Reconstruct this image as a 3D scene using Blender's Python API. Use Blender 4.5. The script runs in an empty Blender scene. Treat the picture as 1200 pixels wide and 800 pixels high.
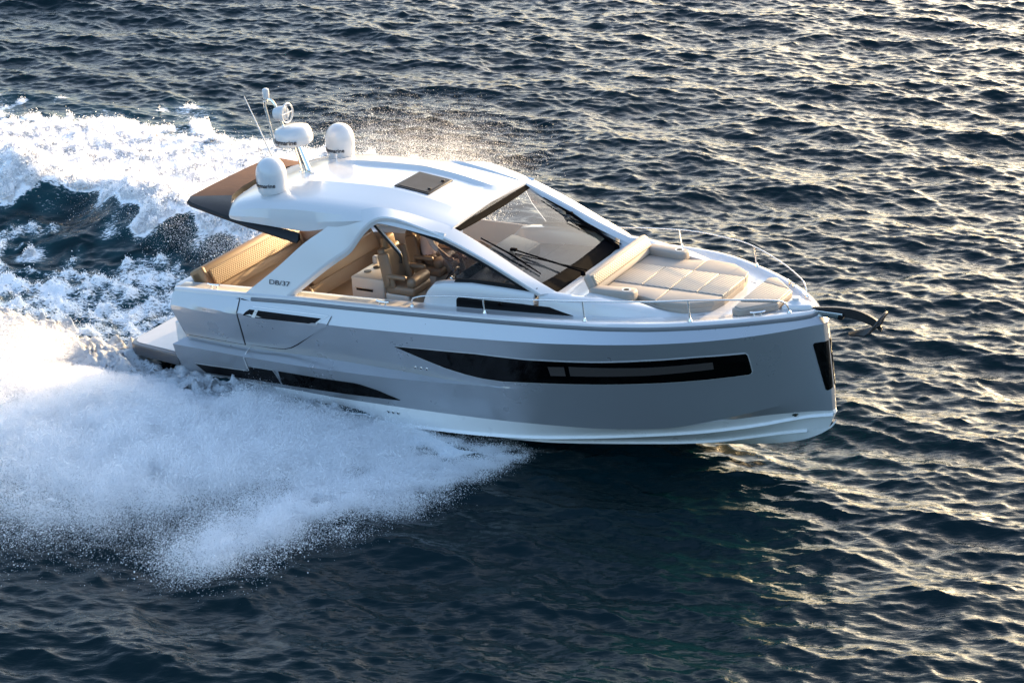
import bpy, bmesh, math
import numpy as np
from mathutils import Vector, Matrix
from mathutils.bvhtree import BVHTree

# ------------------------------------------------------------------ camera, sky, sun, exposure
sc = bpy.context.scene
COL = sc.collection
R = math.radians

cam_d = bpy.data.cameras.new('camera')
cam = bpy.data.objects.new('camera', cam_d)
COL.objects.link(cam)
cam_d.sensor_width = 36.0
cam_d.lens = 73.98
cam_d.clip_start = 0.5
cam_d.clip_end = 20000.0
cam.location = (0.0744, -29.3734, 14.166)
cam.rotation_euler = (R(90 - 24.08), 0, 0)
sc.camera = cam

SUN_EL, SUN_AZ = 8.0, 38.0            # degrees; azimuth measured from +Y towards +X
world = bpy.data.worlds.new('World')
sc.world = world
world.use_nodes = True
wn = world.node_tree
for n in list(wn.nodes):
    wn.nodes.remove(n)
w_out = wn.nodes.new('ShaderNodeOutputWorld')
w_bg = wn.nodes.new('ShaderNodeBackground')
w_sky = wn.nodes.new('ShaderNodeTexSky')
w_sky.sky_type = 'NISHITA'
w_sky.sun_disc = False
w_sky.sun_elevation = R(SUN_EL)
w_sky.sun_rotation = R(SUN_AZ)
w_sky.air_density = 0.85
w_sky.dust_density = 5.5
w_sky.ozone_density = 1.9
w_bg.inputs['Strength'].default_value = 0.15
wn.links.new(w_sky.outputs[0], w_bg.inputs['Color'])
wn.links.new(w_bg.outputs[0], w_out.inputs['Surface'])

sun_d = bpy.data.lights.new('sun', 'SUN')
sun_d.energy = 2.0
sun_d.angle = R(0.6)
sun_d.color = (1.0, 0.66, 0.32)
sun = bpy.data.objects.new('sun', sun_d)
COL.objects.link(sun)
sdir = Vector((math.sin(R(SUN_AZ)) * math.cos(R(SUN_EL)), math.cos(R(SUN_AZ)) * math.cos(R(SUN_EL)), math.sin(R(SUN_EL))))
sun.rotation_euler = sdir.to_track_quat('Z', 'Y').to_euler()

sc.view_settings.view_transform = 'Standard'
sc.view_settings.look = 'None'
sc.view_settings.gamma = 1.0
sc.view_settings.exposure = 2.55
sc.cycles.max_bounces = 10
sc.cycles.transparent_max_bounces = 12
sc.cycles.sample_clamp_indirect = 6.0
sc.cycles.caustics_reflective = False
sc.cycles.caustics_refractive = False

# ------------------------------------------------------------------ materials
def new_mat(name):
    m = bpy.data.materials.new(name)
    m.use_nodes = True
    nt = m.node_tree
    return m, nt, nt.nodes['Principled BSDF']

def N(nt, typ, **kw):
    n = nt.nodes.new(typ)
    for k, v in kw.items():
        if k.startswith('i_'):
            n.inputs[k[2:].replace('_', ' ')].default_value = v
        else:
            setattr(n, k, v)
    return n

def simple(name, col, rough=0.4, metal=0.0, coat=0.0, var=0.06, vscale=6.0, bump=0.0, bscale=300.0, spec=0.5):
    m, nt, p = new_mat(name)
    tc = N(nt, 'ShaderNodeTexCoord')
    nz = N(nt, 'ShaderNodeTexNoise', i_Scale=vscale, i_Detail=5.0, i_Roughness=0.6)
    nt.links.new(tc.outputs['Object'], nz.inputs['Vector'])
    mr = N(nt, 'ShaderNodeMapRange')
    mr.inputs['To Min'].default_value = 1 - var
    mr.inputs['To Max'].default_value = 1 + var
    nt.links.new(nz.outputs['Fac'], mr.inputs['Value'])
    mx = N(nt, 'ShaderNodeVectorMath', operation='SCALE')
    mx.inputs[0].default_value = col[:3]
    nt.links.new(mr.outputs[0], mx.inputs['Scale'])
    nt.links.new(mx.outputs[0], p.inputs['Base Color'])
    mr2 = N(nt, 'ShaderNodeMapRange')
    mr2.inputs['To Min'].default_value = max(0.02, rough * 0.8)
    mr2.inputs['To Max'].default_value = min(1, rough * 1.25)
    nt.links.new(nz.outputs['Fac'], mr2.inputs['Value'])
    nt.links.new(mr2.outputs[0], p.inputs['Roughness'])
    p.inputs['Metallic'].default_value = metal
    p.inputs['Coat Weight'].default_value = coat
    p.inputs['Coat Roughness'].default_value = 0.06
    p.inputs['Specular IOR Level'].default_value = spec
    if bump:
        b = N(nt, 'ShaderNodeBump', i_Strength=bump, i_Distance=0.004)
        n2 = N(nt, 'ShaderNodeTexNoise', i_Scale=bscale, i_Detail=3.0)
        nt.links.new(tc.outputs['Object'], n2.inputs['Vector'])
        nt.links.new(n2.outputs['Fac'], b.inputs['Height'])
        nt.links.new(b.outputs[0], p.inputs['Normal'])
    return m

def quilted(name, col, axis_u=(1, 0, 0), axis_v=(0, 1, 0), pitch=0.075, mode='diamond', depth=0.012, rough=0.55):
    """upholstery whose stitching (diamond or chevron) is relief in the cushion's own material"""
    m, nt, p = new_mat(name)
    tc = N(nt, 'ShaderNodeTexCoord')
    du = N(nt, 'ShaderNodeVectorMath', operation='DOT_PRODUCT'); du.inputs[1].default_value = axis_u
    dv = N(nt, 'ShaderNodeVectorMath', operation='DOT_PRODUCT'); dv.inputs[1].default_value = axis_v
    nt.links.new(tc.outputs['Object'], du.inputs[0]); nt.links.new(tc.outputs['Object'], dv.inputs[0])
    def math_(op, a, b=None):
        n = N(nt, 'ShaderNodeMath', operation=op)
        for i, s in enumerate((a, b)):
            if s is None: continue
            if isinstance(s, (int, float)): n.inputs[i].default_value = s
            else: nt.links.new(s, n.inputs[i])
        return n.outputs[0]
    k = math.pi / pitch
    if mode == 'diamond':
        s1 = math_('ADD', du.outputs['Value'], dv.outputs['Value'])
        s2 = math_('SUBTRACT', du.outputs['Value'], dv.outputs['Value'])
        a = math_('ABSOLUTE', math_('SINE', math_('MULTIPLY', s1, k)))
        b = math_('ABSOLUTE', math_('SINE', math_('MULTIPLY', s2, k)))
        h = math_('POWER', math_('MULTIPLY', a, b), 0.5)
    else:
        av = math_('MULTIPLY', du.outputs['Value'], 0.55)
        s1 = math_('ADD', av, dv.outputs['Value'])
        h = math_('POWER', math_('ABSOLUTE', math_('SINE', math_('MULTIPLY', s1, k))), 0.6)
    bp = N(nt, 'ShaderNodeBump', i_Strength=1.0, i_Distance=depth)
    nt.links.new(h, bp.inputs['Height'])
    nt.links.new(bp.outputs[0], p.inputs['Normal'])
    mr = N(nt, 'ShaderNodeMapRange'); mr.inputs['From Max'].default_value = 0.5
    mr.inputs['To Min'].default_value = 0.72; mr.inputs['To Max'].default_value = 1.0
    nt.links.new(h, mr.inputs['Value'])
    mx = N(nt, 'ShaderNodeVectorMath', operation='SCALE'); mx.inputs[0].default_value = col[:3]
    nt.links.new(mr.outputs[0], mx.inputs['Scale'])
    nt.links.new(mx.outputs[0], p.inputs['Base Color'])
    p.inputs['Roughness'].default_value = rough
    return m

def glass(name, tint, refl_rough=0.02, opacity=0.5, body=(0.01, 0.01, 0.012)):
    m, nt, p = new_mat(name)
    out = nt.nodes['Material Output']
    nt.nodes.remove(p)
    tr = N(nt, 'ShaderNodeBsdfTransparent'); tr.inputs[0].default_value = (*tint, 1)
    df = N(nt, 'ShaderNodeBsdfDiffuse'); df.inputs[0].default_value = (*body, 1)
    gl = N(nt, 'ShaderNodeBsdfGlossy'); gl.inputs['Roughness'].default_value = refl_rough
    gl.inputs['Color'].default_value = (1, 1, 1, 1)
    m1 = N(nt, 'ShaderNodeMixShader'); m1.inputs[0].default_value = opacity
    nt.links.new(tr.outputs[0], m1.inputs[1]); nt.links.new(df.outputs[0], m1.inputs[2])
    fr = N(nt, 'ShaderNodeFresnel', i_IOR=1.36)
    m2 = N(nt, 'ShaderNodeMixShader')
    nt.links.new(fr.outputs[0], m2.inputs[0])
    nt.links.new(m1.outputs[0], m2.inputs[1]); nt.links.new(gl.outputs[0], m2.inputs[2])
    nt.links.new(m2.outputs[0], out.inputs['Surface'])
    return m

def tinted_wood(name, col, rough=0.35):
    m, nt, p = new_mat(name)
    tc = N(nt, 'ShaderNodeTexCoord')
    mp = N(nt, 'ShaderNodeMapping'); mp.inputs['Scale'].default_value = (2, 28, 28)
    nz = N(nt, 'ShaderNodeTexNoise', i_Scale=2.0, i_Detail=6.0, i_Roughness=0.7)
    nt.links.new(tc.outputs['Object'], mp.inputs[0]); nt.links.new(mp.outputs[0], nz.inputs['Vector'])
    cr = N(nt, 'ShaderNodeValToRGB')
    cr.color_ramp.elements[0].position = 0.3; cr.color_ramp.elements[0].color = (*[c * 0.6 for c in col], 1)
    cr.color_ramp.elements[1].position = 0.7; cr.color_ramp.elements[1].color = (*[c * 1.2 for c in col], 1)
    nt.links.new(nz.outputs['Fac'], cr.inputs[0]); nt.links.new(cr.outputs[0], p.inputs['Base Color'])
    p.inputs['Roughness'].default_value = rough
    return m

M = {}
M['gel'] = simple('white_gelcoat', (0.62, 0.62, 0.615), 0.22, coat=0.5, var=0.02, vscale=1.5)
M['bottom'] = simple('white_bottom_paint', (0.78, 0.78, 0.76), 0.28, coat=0.3, var=0.05, vscale=3)
M['paint'] = simple('silver_grey_hull_paint', (0.41, 0.42, 0.435), 0.28, metal=0.55, coat=0.7, var=0.03, vscale=1.2)
M['trim'] = simple('satin_silver_trim', (0.62, 0.62, 0.61), 0.35, metal=0.3)
M['pdeck'] = simple('wet_grey_platform_deck', (0.42, 0.42, 0.43), 0.3, coat=0.3, var=0.1)
M['platform'] = simple('dark_grey_platform_paint', (0.10, 0.098, 0.10), 0.3, metal=0.3, coat=0.3)
M['rub'] = simple('grey_rubber_strip', (0.16, 0.17, 0.18), 0.45, var=0.08)
M['seam'] = simple('dark_joint', (0.006, 0.006, 0.007), 0.7, spec=0.15)
M['black'] = simple('black_plastic', (0.006, 0.006, 0.007), 0.4, coat=0.0, spec=0.3)
M['matt'] = simple('matt_black_border', (0.004, 0.004, 0.005), 0.9, spec=0.02)
M['blackglass'] = simple('black_hull_glass', (0.0012, 0.0011, 0.0011), 0.05, coat=0.0, var=0.02, spec=0.22)
M['chrome'] = simple('polished_steel', (0.78, 0.77, 0.75), 0.10, metal=1.0, var=0.03)
M['tan'] = simple('tan_leather', (0.28, 0.17, 0.085), 0.5, bump=0.25, bscale=220)
M['tanq'] = quilted('tan_quilted_leather', (0.30, 0.18, 0.08), axis_u=(0, 1, 0), axis_v=(-0.47, 0, 0.88), pitch=0.055, depth=0.005)
M['seatm'] = simple('taupe_leather', (0.23, 0.155, 0.10), 0.45, bump=0.25, bscale=220)
M['cream'] = simple('beige_upholstery', (0.33, 0.285, 0.24), 0.6, bump=0.2, bscale=260)
M['creamq'] = quilted('beige_quilted_upholstery', (0.38, 0.315, 0.235), axis_u=(0, 1, 0), axis_v=(-0.44, 0, 0.9), pitch=0.06, depth=0.005)
M['creamc'] = quilted('beige_channel_upholstery', (0.33, 0.29, 0.245), axis_u=(1, 0, 0), axis_v=(0, 1, 0), pitch=0.052, mode='chevron', depth=0.005)
M['liner'] = simple('beige_interior_laminate', (0.42, 0.32, 0.24), 0.5, var=0.05)
M['unit'] = simple('cream_furniture_laminate', (0.62, 0.56, 0.48), 0.35, coat=0.2)
M['dash'] = simple('charcoal_dash_vinyl', (0.045, 0.05, 0.058), 0.5, bump=0.3, bscale=240)
M['teak'] = tinted_wood('teak_floor', (0.34, 0.20, 0.11))
M['table'] = tinted_wood('varnished_table_wood', (0.42, 0.17, 0.06), 0.25)
M['bronze'] = tinted_wood('bronze_tinted_panel', (0.15, 0.062, 0.024), 0.6)
M['bronze'].node_tree.nodes['Principled BSDF'].inputs['Specular IOR Level'].default_value = 0.2
M['hatchpane'] = simple('smoked_hatch_pane', (0.018, 0.012, 0.010), 0.4, spec=0.15, var=0.15)
M['ws'] = glass('windshield_glass', (0.80, 0.83, 0.84), 0.02, 0.04)
M['sideglass'] = glass('tinted_side_glass', (0.72, 0.72, 0.73), 0.02, 0.12)
M['hatch'] = glass('smoked_hatch_glass', (0.28, 0.22, 0.2), 0.04, 0.45, (0.05, 0.035, 0.03))
M['blind'] = simple('blind_behind_glass', (0.06, 0.05, 0.045), 0.3, coat=0.2)
M['rubber'] = simple('anchor_galvanised', (0.045, 0.042, 0.042), 0.38, metal=0.5, var=0.2, vscale=14)
M['letter'] = simple('dark_lettering', (0.03, 0.03, 0.035), 0.4)
M['skin'] = simple('skin', (0.36, 0.20, 0.13), 0.5)
M['shirt'] = simple('pale_shirt_cloth', (0.62, 0.52, 0.48), 0.8, bump=0.3, bscale=90)
M['trouser'] = simple('brown_trouser_cloth', (0.16, 0.11, 0.08), 0.85)
M['hair'] = simple('dark_hair', (0.03, 0.02, 0.015), 0.6, bump=0.6, bscale=120)

# ------------------------------------------------------------------ helpers
def pchip(xs, ys, x):
    xs = np.asarray(xs, float); ys = np.asarray(ys, float); x = np.asarray(x, float)
    h = np.diff(xs); d = np.diff(ys) / h
    m = np.zeros_like(xs)
    for i in range(1, len(xs) - 1):
        if d[i - 1] * d[i] > 0:
            w1 = 2 * h[i] + h[i - 1]; w2 = h[i] + 2 * h[i - 1]
            m[i] = (w1 + w2) / (w1 / d[i - 1] + w2 / d[i])
    m[0] = d[0]; m[-1] = d[-1]
    i = np.clip(np.searchsorted(xs, x) - 1, 0, len(h) - 1)
    t = np.clip((x - xs[i]) / h[i], 0, 1)
    return ((1 + 2 * t) * (1 - t) ** 2 * ys[i] + t * (1 - t) ** 2 * h[i] * m[i]
            + t * t * (3 - 2 * t) * ys[i + 1] + t * t * (t - 1) * h[i] * m[i + 1])

class B:
    """collects shapes into one bmesh; build() links them as ONE mesh object"""
    def __init__(s):
        s.bm = bmesh.new(); s.mats = []
    def mi(s, mat):
        if mat not in s.mats: s.mats.append(mat)
        return s.mats.index(mat)
    def faces_from(s, verts, faces, mat):
        i = s.mi(mat)
        vs = [s.bm.verts.new(v) for v in verts]
        for f in faces:
            try:
                fc = s.bm.faces.new([vs[k] for k in f]); fc.material_index = i; fc.smooth = True
            except ValueError:
                pass
        return vs
    def add_bm(s, t, mat, mtx=None):
        if mtx is not None: bmesh.ops.transform(t, matrix=mtx, verts=t.verts)
        t.verts.ensure_lookup_table(); t.verts.index_update()
        s.faces_from([v.co.copy() for v in t.verts], [[v.index for v in f.verts] for f in t.faces], mat)
        t.free()
    def box(s, c, size, mat, rot=None, bevel=0.0, seg=3, mirror=False):
        for sg in ((1, -1) if mirror else (1,)):
            t = bmesh.new(); bmesh.ops.create_cube(t, size=1.0)
            bmesh.ops.scale(t, vec=size, verts=t.verts)
            if bevel: bmesh.ops.bevel(t, geom=list(t.edges), offset=bevel, segments=seg, profile=0.5, affect='EDGES')
            mt = Matrix.Translation((c[0], c[1] * sg, c[2]))
            if rot is not None: mt = mt @ rot
            s.add_bm(t, mat, mt)
    def prism(s, poly, z0, z1, mat, bevel=0.0, seg=3, zf=None, mtx=None):
        """poly: outline in xy; extruded z0..z1; zf(x,y) optionally adds to z"""
        t = bmesh.new()
        lo = [t.verts.new((p[0], p[1], z0)) for p in poly]; hi = [t.verts.new((p[0], p[1], z1)) for p in poly]
        t.faces.new(list(reversed(lo))); top = t.faces.new(hi); n = len(poly)
        for k in range(n): t.faces.new((lo[k], lo[(k + 1) % n], hi[(k + 1) % n], hi[k]))
        bmesh.ops.recalc_face_normals(t, faces=t.faces)
        if bevel: bmesh.ops.bevel(t, geom=list(t.edges), offset=bevel, segments=seg, profile=0.5, affect='EDGES')
        if zf:
            for v in t.verts: v.co.z += zf(v.co.x, v.co.y)
        s.add_bm(t, mat, mtx)
    def loft(s, rows, mat, closed=False, cap=False, matf=None):
        """rows: list of equal-length point lists"""
        n = len(rows[0]); vs = [[s.bm.verts.new(p) for p in r] for r in rows]
        for j in range(len(rows) - 1):
            for k in range(n if closed else n - 1):
                k2 = (k + 1) % n
                q = [vs[j][k], vs[j][k2], vs[j + 1][k2], vs[j + 1][k]]
                try:
                    f = s.bm.faces.new(q); f.smooth = True
                    f.material_index = s.mi(matf(j, k) if matf else mat)
                except ValueError: pass
        if cap:
            for r in (vs[0], vs[-1]):
                try:
                    f = s.bm.faces.new(r); f.material_index = s.mi(mat); f.smooth = True
                except ValueError: pass
    def tube(s, pts, r, mat, n=10, cap=True):
        pts = [Vector(p) for p in pts]
        rs = r if isinstance(r, (list, tuple)) else [r] * len(pts)
        rows = []; up = None
        for i, p in enumerate(pts):
            d = (pts[min(i + 1, len(pts) - 1)] - pts[max(i - 1, 0)]).normalized()
            if up is None:
                up = Vector((0, 0, 1)) if abs(d.z) < 0.9 else Vector((1, 0, 0))
            side = d.cross(up).normalized(); up = side.cross(d).normalized()
            rows.append([p + (side * math.cos(a) + up * math.sin(a)) * rs[i] for a in [2 * math.pi * k / n for k in range(n)]])
        s.loft(rows, mat, closed=True, cap=cap)
    def lathe(s, prof, mat, mtx=None, n=32):
        rows = []
        for (r_, z_) in prof:
            rows.append([Vector((r_ * math.cos(2 * math.pi * k / n), r_ * math.sin(2 * math.pi * k / n), z_)) for k in range(n)])
        if mtx is not None: rows = [[mtx @ v for v in r] for r in rows]
        s.loft(rows, mat, closed=True, cap=True)
    def build(s, name, parent=None, angle=40, doubles=1e-5):
        bmesh.ops.remove_doubles(s.bm, verts=s.bm.verts, dist=doubles)
        bmesh.ops.recalc_face_normals(s.bm, faces=s.bm.faces)
        me = bpy.data.meshes.new(name); s.bm.to_mesh(me); s.bm.free()
        for m in s.mats: me.materials.append(m)
        me.set_sharp_from_angle(angle=R(angle))
        o = bpy.data.objects.new(name, me); COL.objects.link(o)
        if parent is not None: o.parent = parent
        return o

def smooth_path(pts, n=8):
    """Catmull-Rom through the points"""
    P = [Vector(p) for p in pts]; P = [P[0] * 2 - P[1]] + P + [P[-1] * 2 - P[-2]]
    out = []
    for i in range(1, len(P) - 2):
        for k in range(n):
            t = k / n
            out.append(0.5 * ((2 * P[i]) + (P[i + 1] - P[i - 1]) * t + (2 * P[i - 1] - 5 * P[i] + 4 * P[i + 1] - P[i + 2]) * t * t
                              + (3 * P[i] - P[i - 1] - 3 * P[i + 1] + P[i + 2]) * t ** 3))
    out.append(P[-2]); return out

def mir(p): return (p[0], -p[1], p[2])

# ------------------------------------------------------------------ the sea: wave field, wake and foam
HB = 1.241                                     # boat reference point above the still water
YAW, TRIM, HEEL = -0.507761857, 0.0686605966, -0.00290622
def rot_boat():
    cy, sy = math.cos(YAW), math.sin(YAW); ct, st = math.cos(TRIM), math.sin(TRIM); ch, sh = math.cos(HEEL), math.sin(HEEL)
    return Matrix(((cy, -sy, 0), (sy, cy, 0), (0, 0, 1))) @ Matrix(((ct, 0, -st), (0, 1, 0), (st, 0, ct))) @ Matrix(((1, 0, 0), (0, ch, -sh), (0, sh, ch)))
RB = rot_boat()
BOAT = Matrix.Translation(Vector((0, 0, HB)) - RB @ Vector((5, 0, 1))) @ RB.to_4x4()

rng = np.random.default_rng(11)
LT, NG = 40.0, 1024                            # tile of 40 m, 3.9 cm spacing
X0, Y0 = -20.0, -12.0
kx = np.fft.fftfreq(NG, LT / NG) * 2 * np.pi
KX, KY = np.meshgrid(kx, kx, indexing='xy')    # arrays are [iy, ix]
KK = np.hypot(KX, KY); KK[0, 0] = 1e-6

def sea_field():
    wdir = R(-100)                             # waves run towards the camera
    kp = 2 * np.pi / 4.2
    S = KK ** -3.45 * np.exp(-1.1 * (kp / KK) ** 2.0) * np.exp(-(KK * 0.013) ** 2)
    cosd = np.cos(np.arctan2(KY, KX) - wdir)
    spread = np.where(cosd > 0, np.abs(cosd) ** 5.0, 0.04 * np.abs(cosd) ** 4) + 0.035
    # short waves are less aligned
    A = np.sqrt(S * spread); A[0, 0] = 0
    ph = rng.normal(size=(NG, NG)) + 1j * rng.normal(size=(NG, NG))
    H = A * ph
    h = np.fft.ifft2(H).real
    sx = np.fft.ifft2(1j * KX * H).real; sy = np.fft.ifft2(1j * KY * H).real
    sc_ = 0.315 / np.sqrt((sx ** 2 + sy ** 2).mean())
    dx = np.fft.ifft2(1j * KX / KK * H).real; dy = np.fft.ifft2(1j * KY / KK * H).real
    return h * sc_, dx * sc_, dy * sc_
SH, SDX, SDY = sea_field()

def noise_field(lam, width=0.6, power=0.0):
    """band-limited random field on the tile, unit rms"""
    k0 = 2 * np.pi / lam
    a = np.exp(-(np.log(KK / k0) / width) ** 2); a[0, 0] = 0
    f = np.fft.ifft2(a * (rng.normal(size=(NG, NG)) + 1j * rng.normal(size=(NG, NG)))).real
    return f / f.std()
def streak_field(lam, ang, stretch):
    k0 = 2 * np.pi / lam
    ka = (KX * math.cos(ang) + KY * math.sin(ang)) * stretch; kb = (-KX * math.sin(ang) + KY * math.cos(ang)) / stretch ** 0.5
    kq = np.hypot(ka, kb); kq[0, 0] = 1e-6
    a = np.exp(-(np.log(kq / k0) / 0.7) ** 2); a[0, 0] = 0
    f = np.fft.ifft2(a * (rng.normal(size=(NG, NG)) + 1j * rng.normal(size=(NG, NG)))).real
    return np.pad(f / f.std(), ((0, 1), (0, 1)), mode='wrap')
FLOW = -0.507761857 + math.pi + 0.62           # the way near-side drops travel over the ground picture
ST1, ST2, ST3 = streak_field(0.9, FLOW, 2.4), streak_field(0.42, FLOW, 2.6), streak_field(0.2, FLOW, 2.6)
NZ = {l: noise_field(l) for l in (3.0, 1.2, 0.55, 0.26, 0.13)}

gx = X0 + np.arange(NG + 1) * LT / NG; gy = Y0 + np.arange(NG + 1) * LT / NG
GX, GY = np.meshgrid(gx, gy)
def wrap(f): return np.pad(f, ((0, 1), (0, 1)), mode='wrap')
h0, dx0, dy0 = wrap(SH), wrap(SDX), wrap(SDY)
nz = {k: wrap(v) for k, v in NZ.items()}

def sst(x, a, b):
    t = np.clip((x - a) / (b - a), 0, 1); return t * t * (3 - 2 * t)
def to_ab(x, y):
    c, s = math.cos(YAW), math.sin(YAW)
    return x * c + y * s + 5.0, -x * s + y * c
def from_ab(a, b):
    c, s = math.cos(YAW), math.sin(YAW)
    return (a - 5.0) * c - b * s, (a - 5.0) * s + b * c

FAR_OUT = ([-30, -14, -11, -9.5, -8, -6, -4, -2, 0, 2, 4, 5.6, 6.4], [8.2, 7.2, 7.3, 8.0, 8.4, 8.3, 8.6, 8.4, 6.4, 4.2, 3.0, 2.1, 1.5])
NEAR_OUT = ([-30, -10, -3, 0, 2, 3.6, 4.3, 5.1, 5.8, 6.2, 6.5], [9, 8.0, 6.0, 5.3, 4.9, 4.2, 3.0, 2.3, 1.9, 1.5, 1.1])
def wake(x, y, n3, n1, n05):
    a, b = to_ab(x, y)
    aft = sst(-a, 0.2, 2.2)
    grow = np.clip(-a, 0, 30)
    # trough behind the transom with a ridge each side
    dz = -0.42 * aft * np.exp(-((b - 0.45) / 1.9) ** 2) * np.exp(-grow / 16)
    rf = 3.5 + 0.03 * grow
    dz += 0.55 * aft * np.exp(-((b - rf) / 0.95) ** 2) * (1 + 0.25 * n3)
    dz += 0.40 * aft * np.exp(-((b + 2.0 + 0.05 * grow) / 0.8) ** 2) * (1 + 0.3 * n3)
    # water pushed up along the hull sides
    al = sst(a, -0.5, 1.0) * sst(7.2 - a, 0, 2.5)
    dz += 0.16 * al * np.exp(-((np.abs(b) - 2.0) / 0.7) ** 2)
    dz += 0.14 * np.exp(-(b / 1.5) ** 2) * sst(a, 5.0, 6.6) * sst(8.4 - a, 0, 1.2)
    # foam
    bb = b + 0.35 * n3 + 0.22 * n1
    inn = 2.95 - 1.2 * sst(a, -2.5, -0.3)
    far = sst(bb, inn - 0.35, inn + 0.5) * sst(np.interp(a, *FAR_OUT) - bb - 0.35 * n1, -0.7, 0.9) * sst(6.2 - a, 0, 1)
    lace = 0.50 * sst(bb, inn - 1.0, inn + 0.3) * sst(np.interp(a, *FAR_OUT) - bb, -2.4, 0.6) * sst(5.0 - a, 0, 2) * (1 + 0.16 * n1)
    far = np.maximum(far, np.clip(lace, 0, 0.58))
    nb = -b + 0.25 * n3 + 0.18 * n1
    inn2 = 1.05 + 0.5 * sst(a, -1.3, 0.0)
    near = sst(nb, inn2 - 0.3, inn2 + 0.25) * sst(np.interp(a, *NEAR_OUT) - nb, -0.25, 0.5) * sst(6.4 - a, 0, 0.7)
    wash = sst(-a, 0.4, 1.6) * sst(bb + 1.6, 0, 0.8) * sst(2.15 - bb, -0.1, 0.7)
    wash2 = wash * (0.55 + 0.07 * n1 + 0.06 * n05)
    return dz, np.clip(far, 0, 1), np.clip(near, 0, 1), np.clip(wash2, 0, 0.8)

DZ, FFAR, FNEAR, FWASH = wake(GX, GY, nz[3.0], nz[1.2], nz[0.55])
edge = np.minimum.reduce([GX - X0, X0 + LT - GX, GY - Y0, Y0 + LT - GY])
calm = 1 - 0.75 * np.clip(np.maximum(FWASH, np.maximum(FFAR, FNEAR)), 0, 1)
# the hull flattens and holds down the water it stands in
A_, B_ = to_ab(GX, GY)
HWL = np.interp(A_, [0, 4, 5.5, 6.5, 7.4], [1.72, 1.6, 1.15, 0.5, 0.0])
inside = sst(HWL - np.abs(B_), 0, 0.3) * sst(A_, -0.9, -0.5)
SZ = (h0 * calm + DZ) * (1 - inside) - 0.16 * inside
SX_ = GX + dx0 * 0.95 * calm; SY_ = GY + dy0 * 0.95 * calm
turb = 0.05 * nz[0.55] + 0.03 * nz[0.26] + 0.012 * nz[0.13]
SZ = SZ + np.maximum(FWASH, 0) * turb * 1.0 * (1 - inside)
FOAM = np.clip(np.maximum(np.maximum(FFAR, FNEAR), FWASH), 0, 1) * (1 - inside)

def grid_mesh(name, X, Y, Z, keep=None, attrs=None):
    ny, nx = X.shape
    co = np.stack([X, Y, Z], -1).reshape(-1, 3).astype(np.float32)
    i = np.arange(ny * nx).reshape(ny, nx)
    q = np.stack([i[:-1, :-1], i[:-1, 1:], i[1:, 1:], i[1:, :-1]], -1)
    q = q[keep] if keep is not None else q.reshape(-1, 4)
    if keep is not None:
        used = np.zeros(ny * nx, bool); used[q.ravel()] = True
        remap = np.cumsum(used) - 1; q = remap[q]; co = co[used]
        attrs = {k: v.reshape(-1)[used] for k, v in (attrs or {}).items()}
    me = bpy.data.meshes.new(name)
    me.vertices.add(len(co)); me.vertices.foreach_set('co', co.ravel())
    me.loops.add(q.size); me.loops.foreach_set('vertex_index', q.ravel().astype(np.int32))
    me.polygons.add(len(q)); me.polygons.foreach_set('loop_start', (np.arange(len(q)) * 4).astype(np.int32))
    me.polygons.foreach_set('use_smooth', np.ones(len(q), bool))
    me.update(calc_edges=True)
    for k, v in (attrs or {}).items():
        at_ = me.attributes.new(k, 'FLOAT', 'POINT'); at_.data.foreach_set('value', np.asarray(v, np.float32).ravel())
    return me

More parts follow.
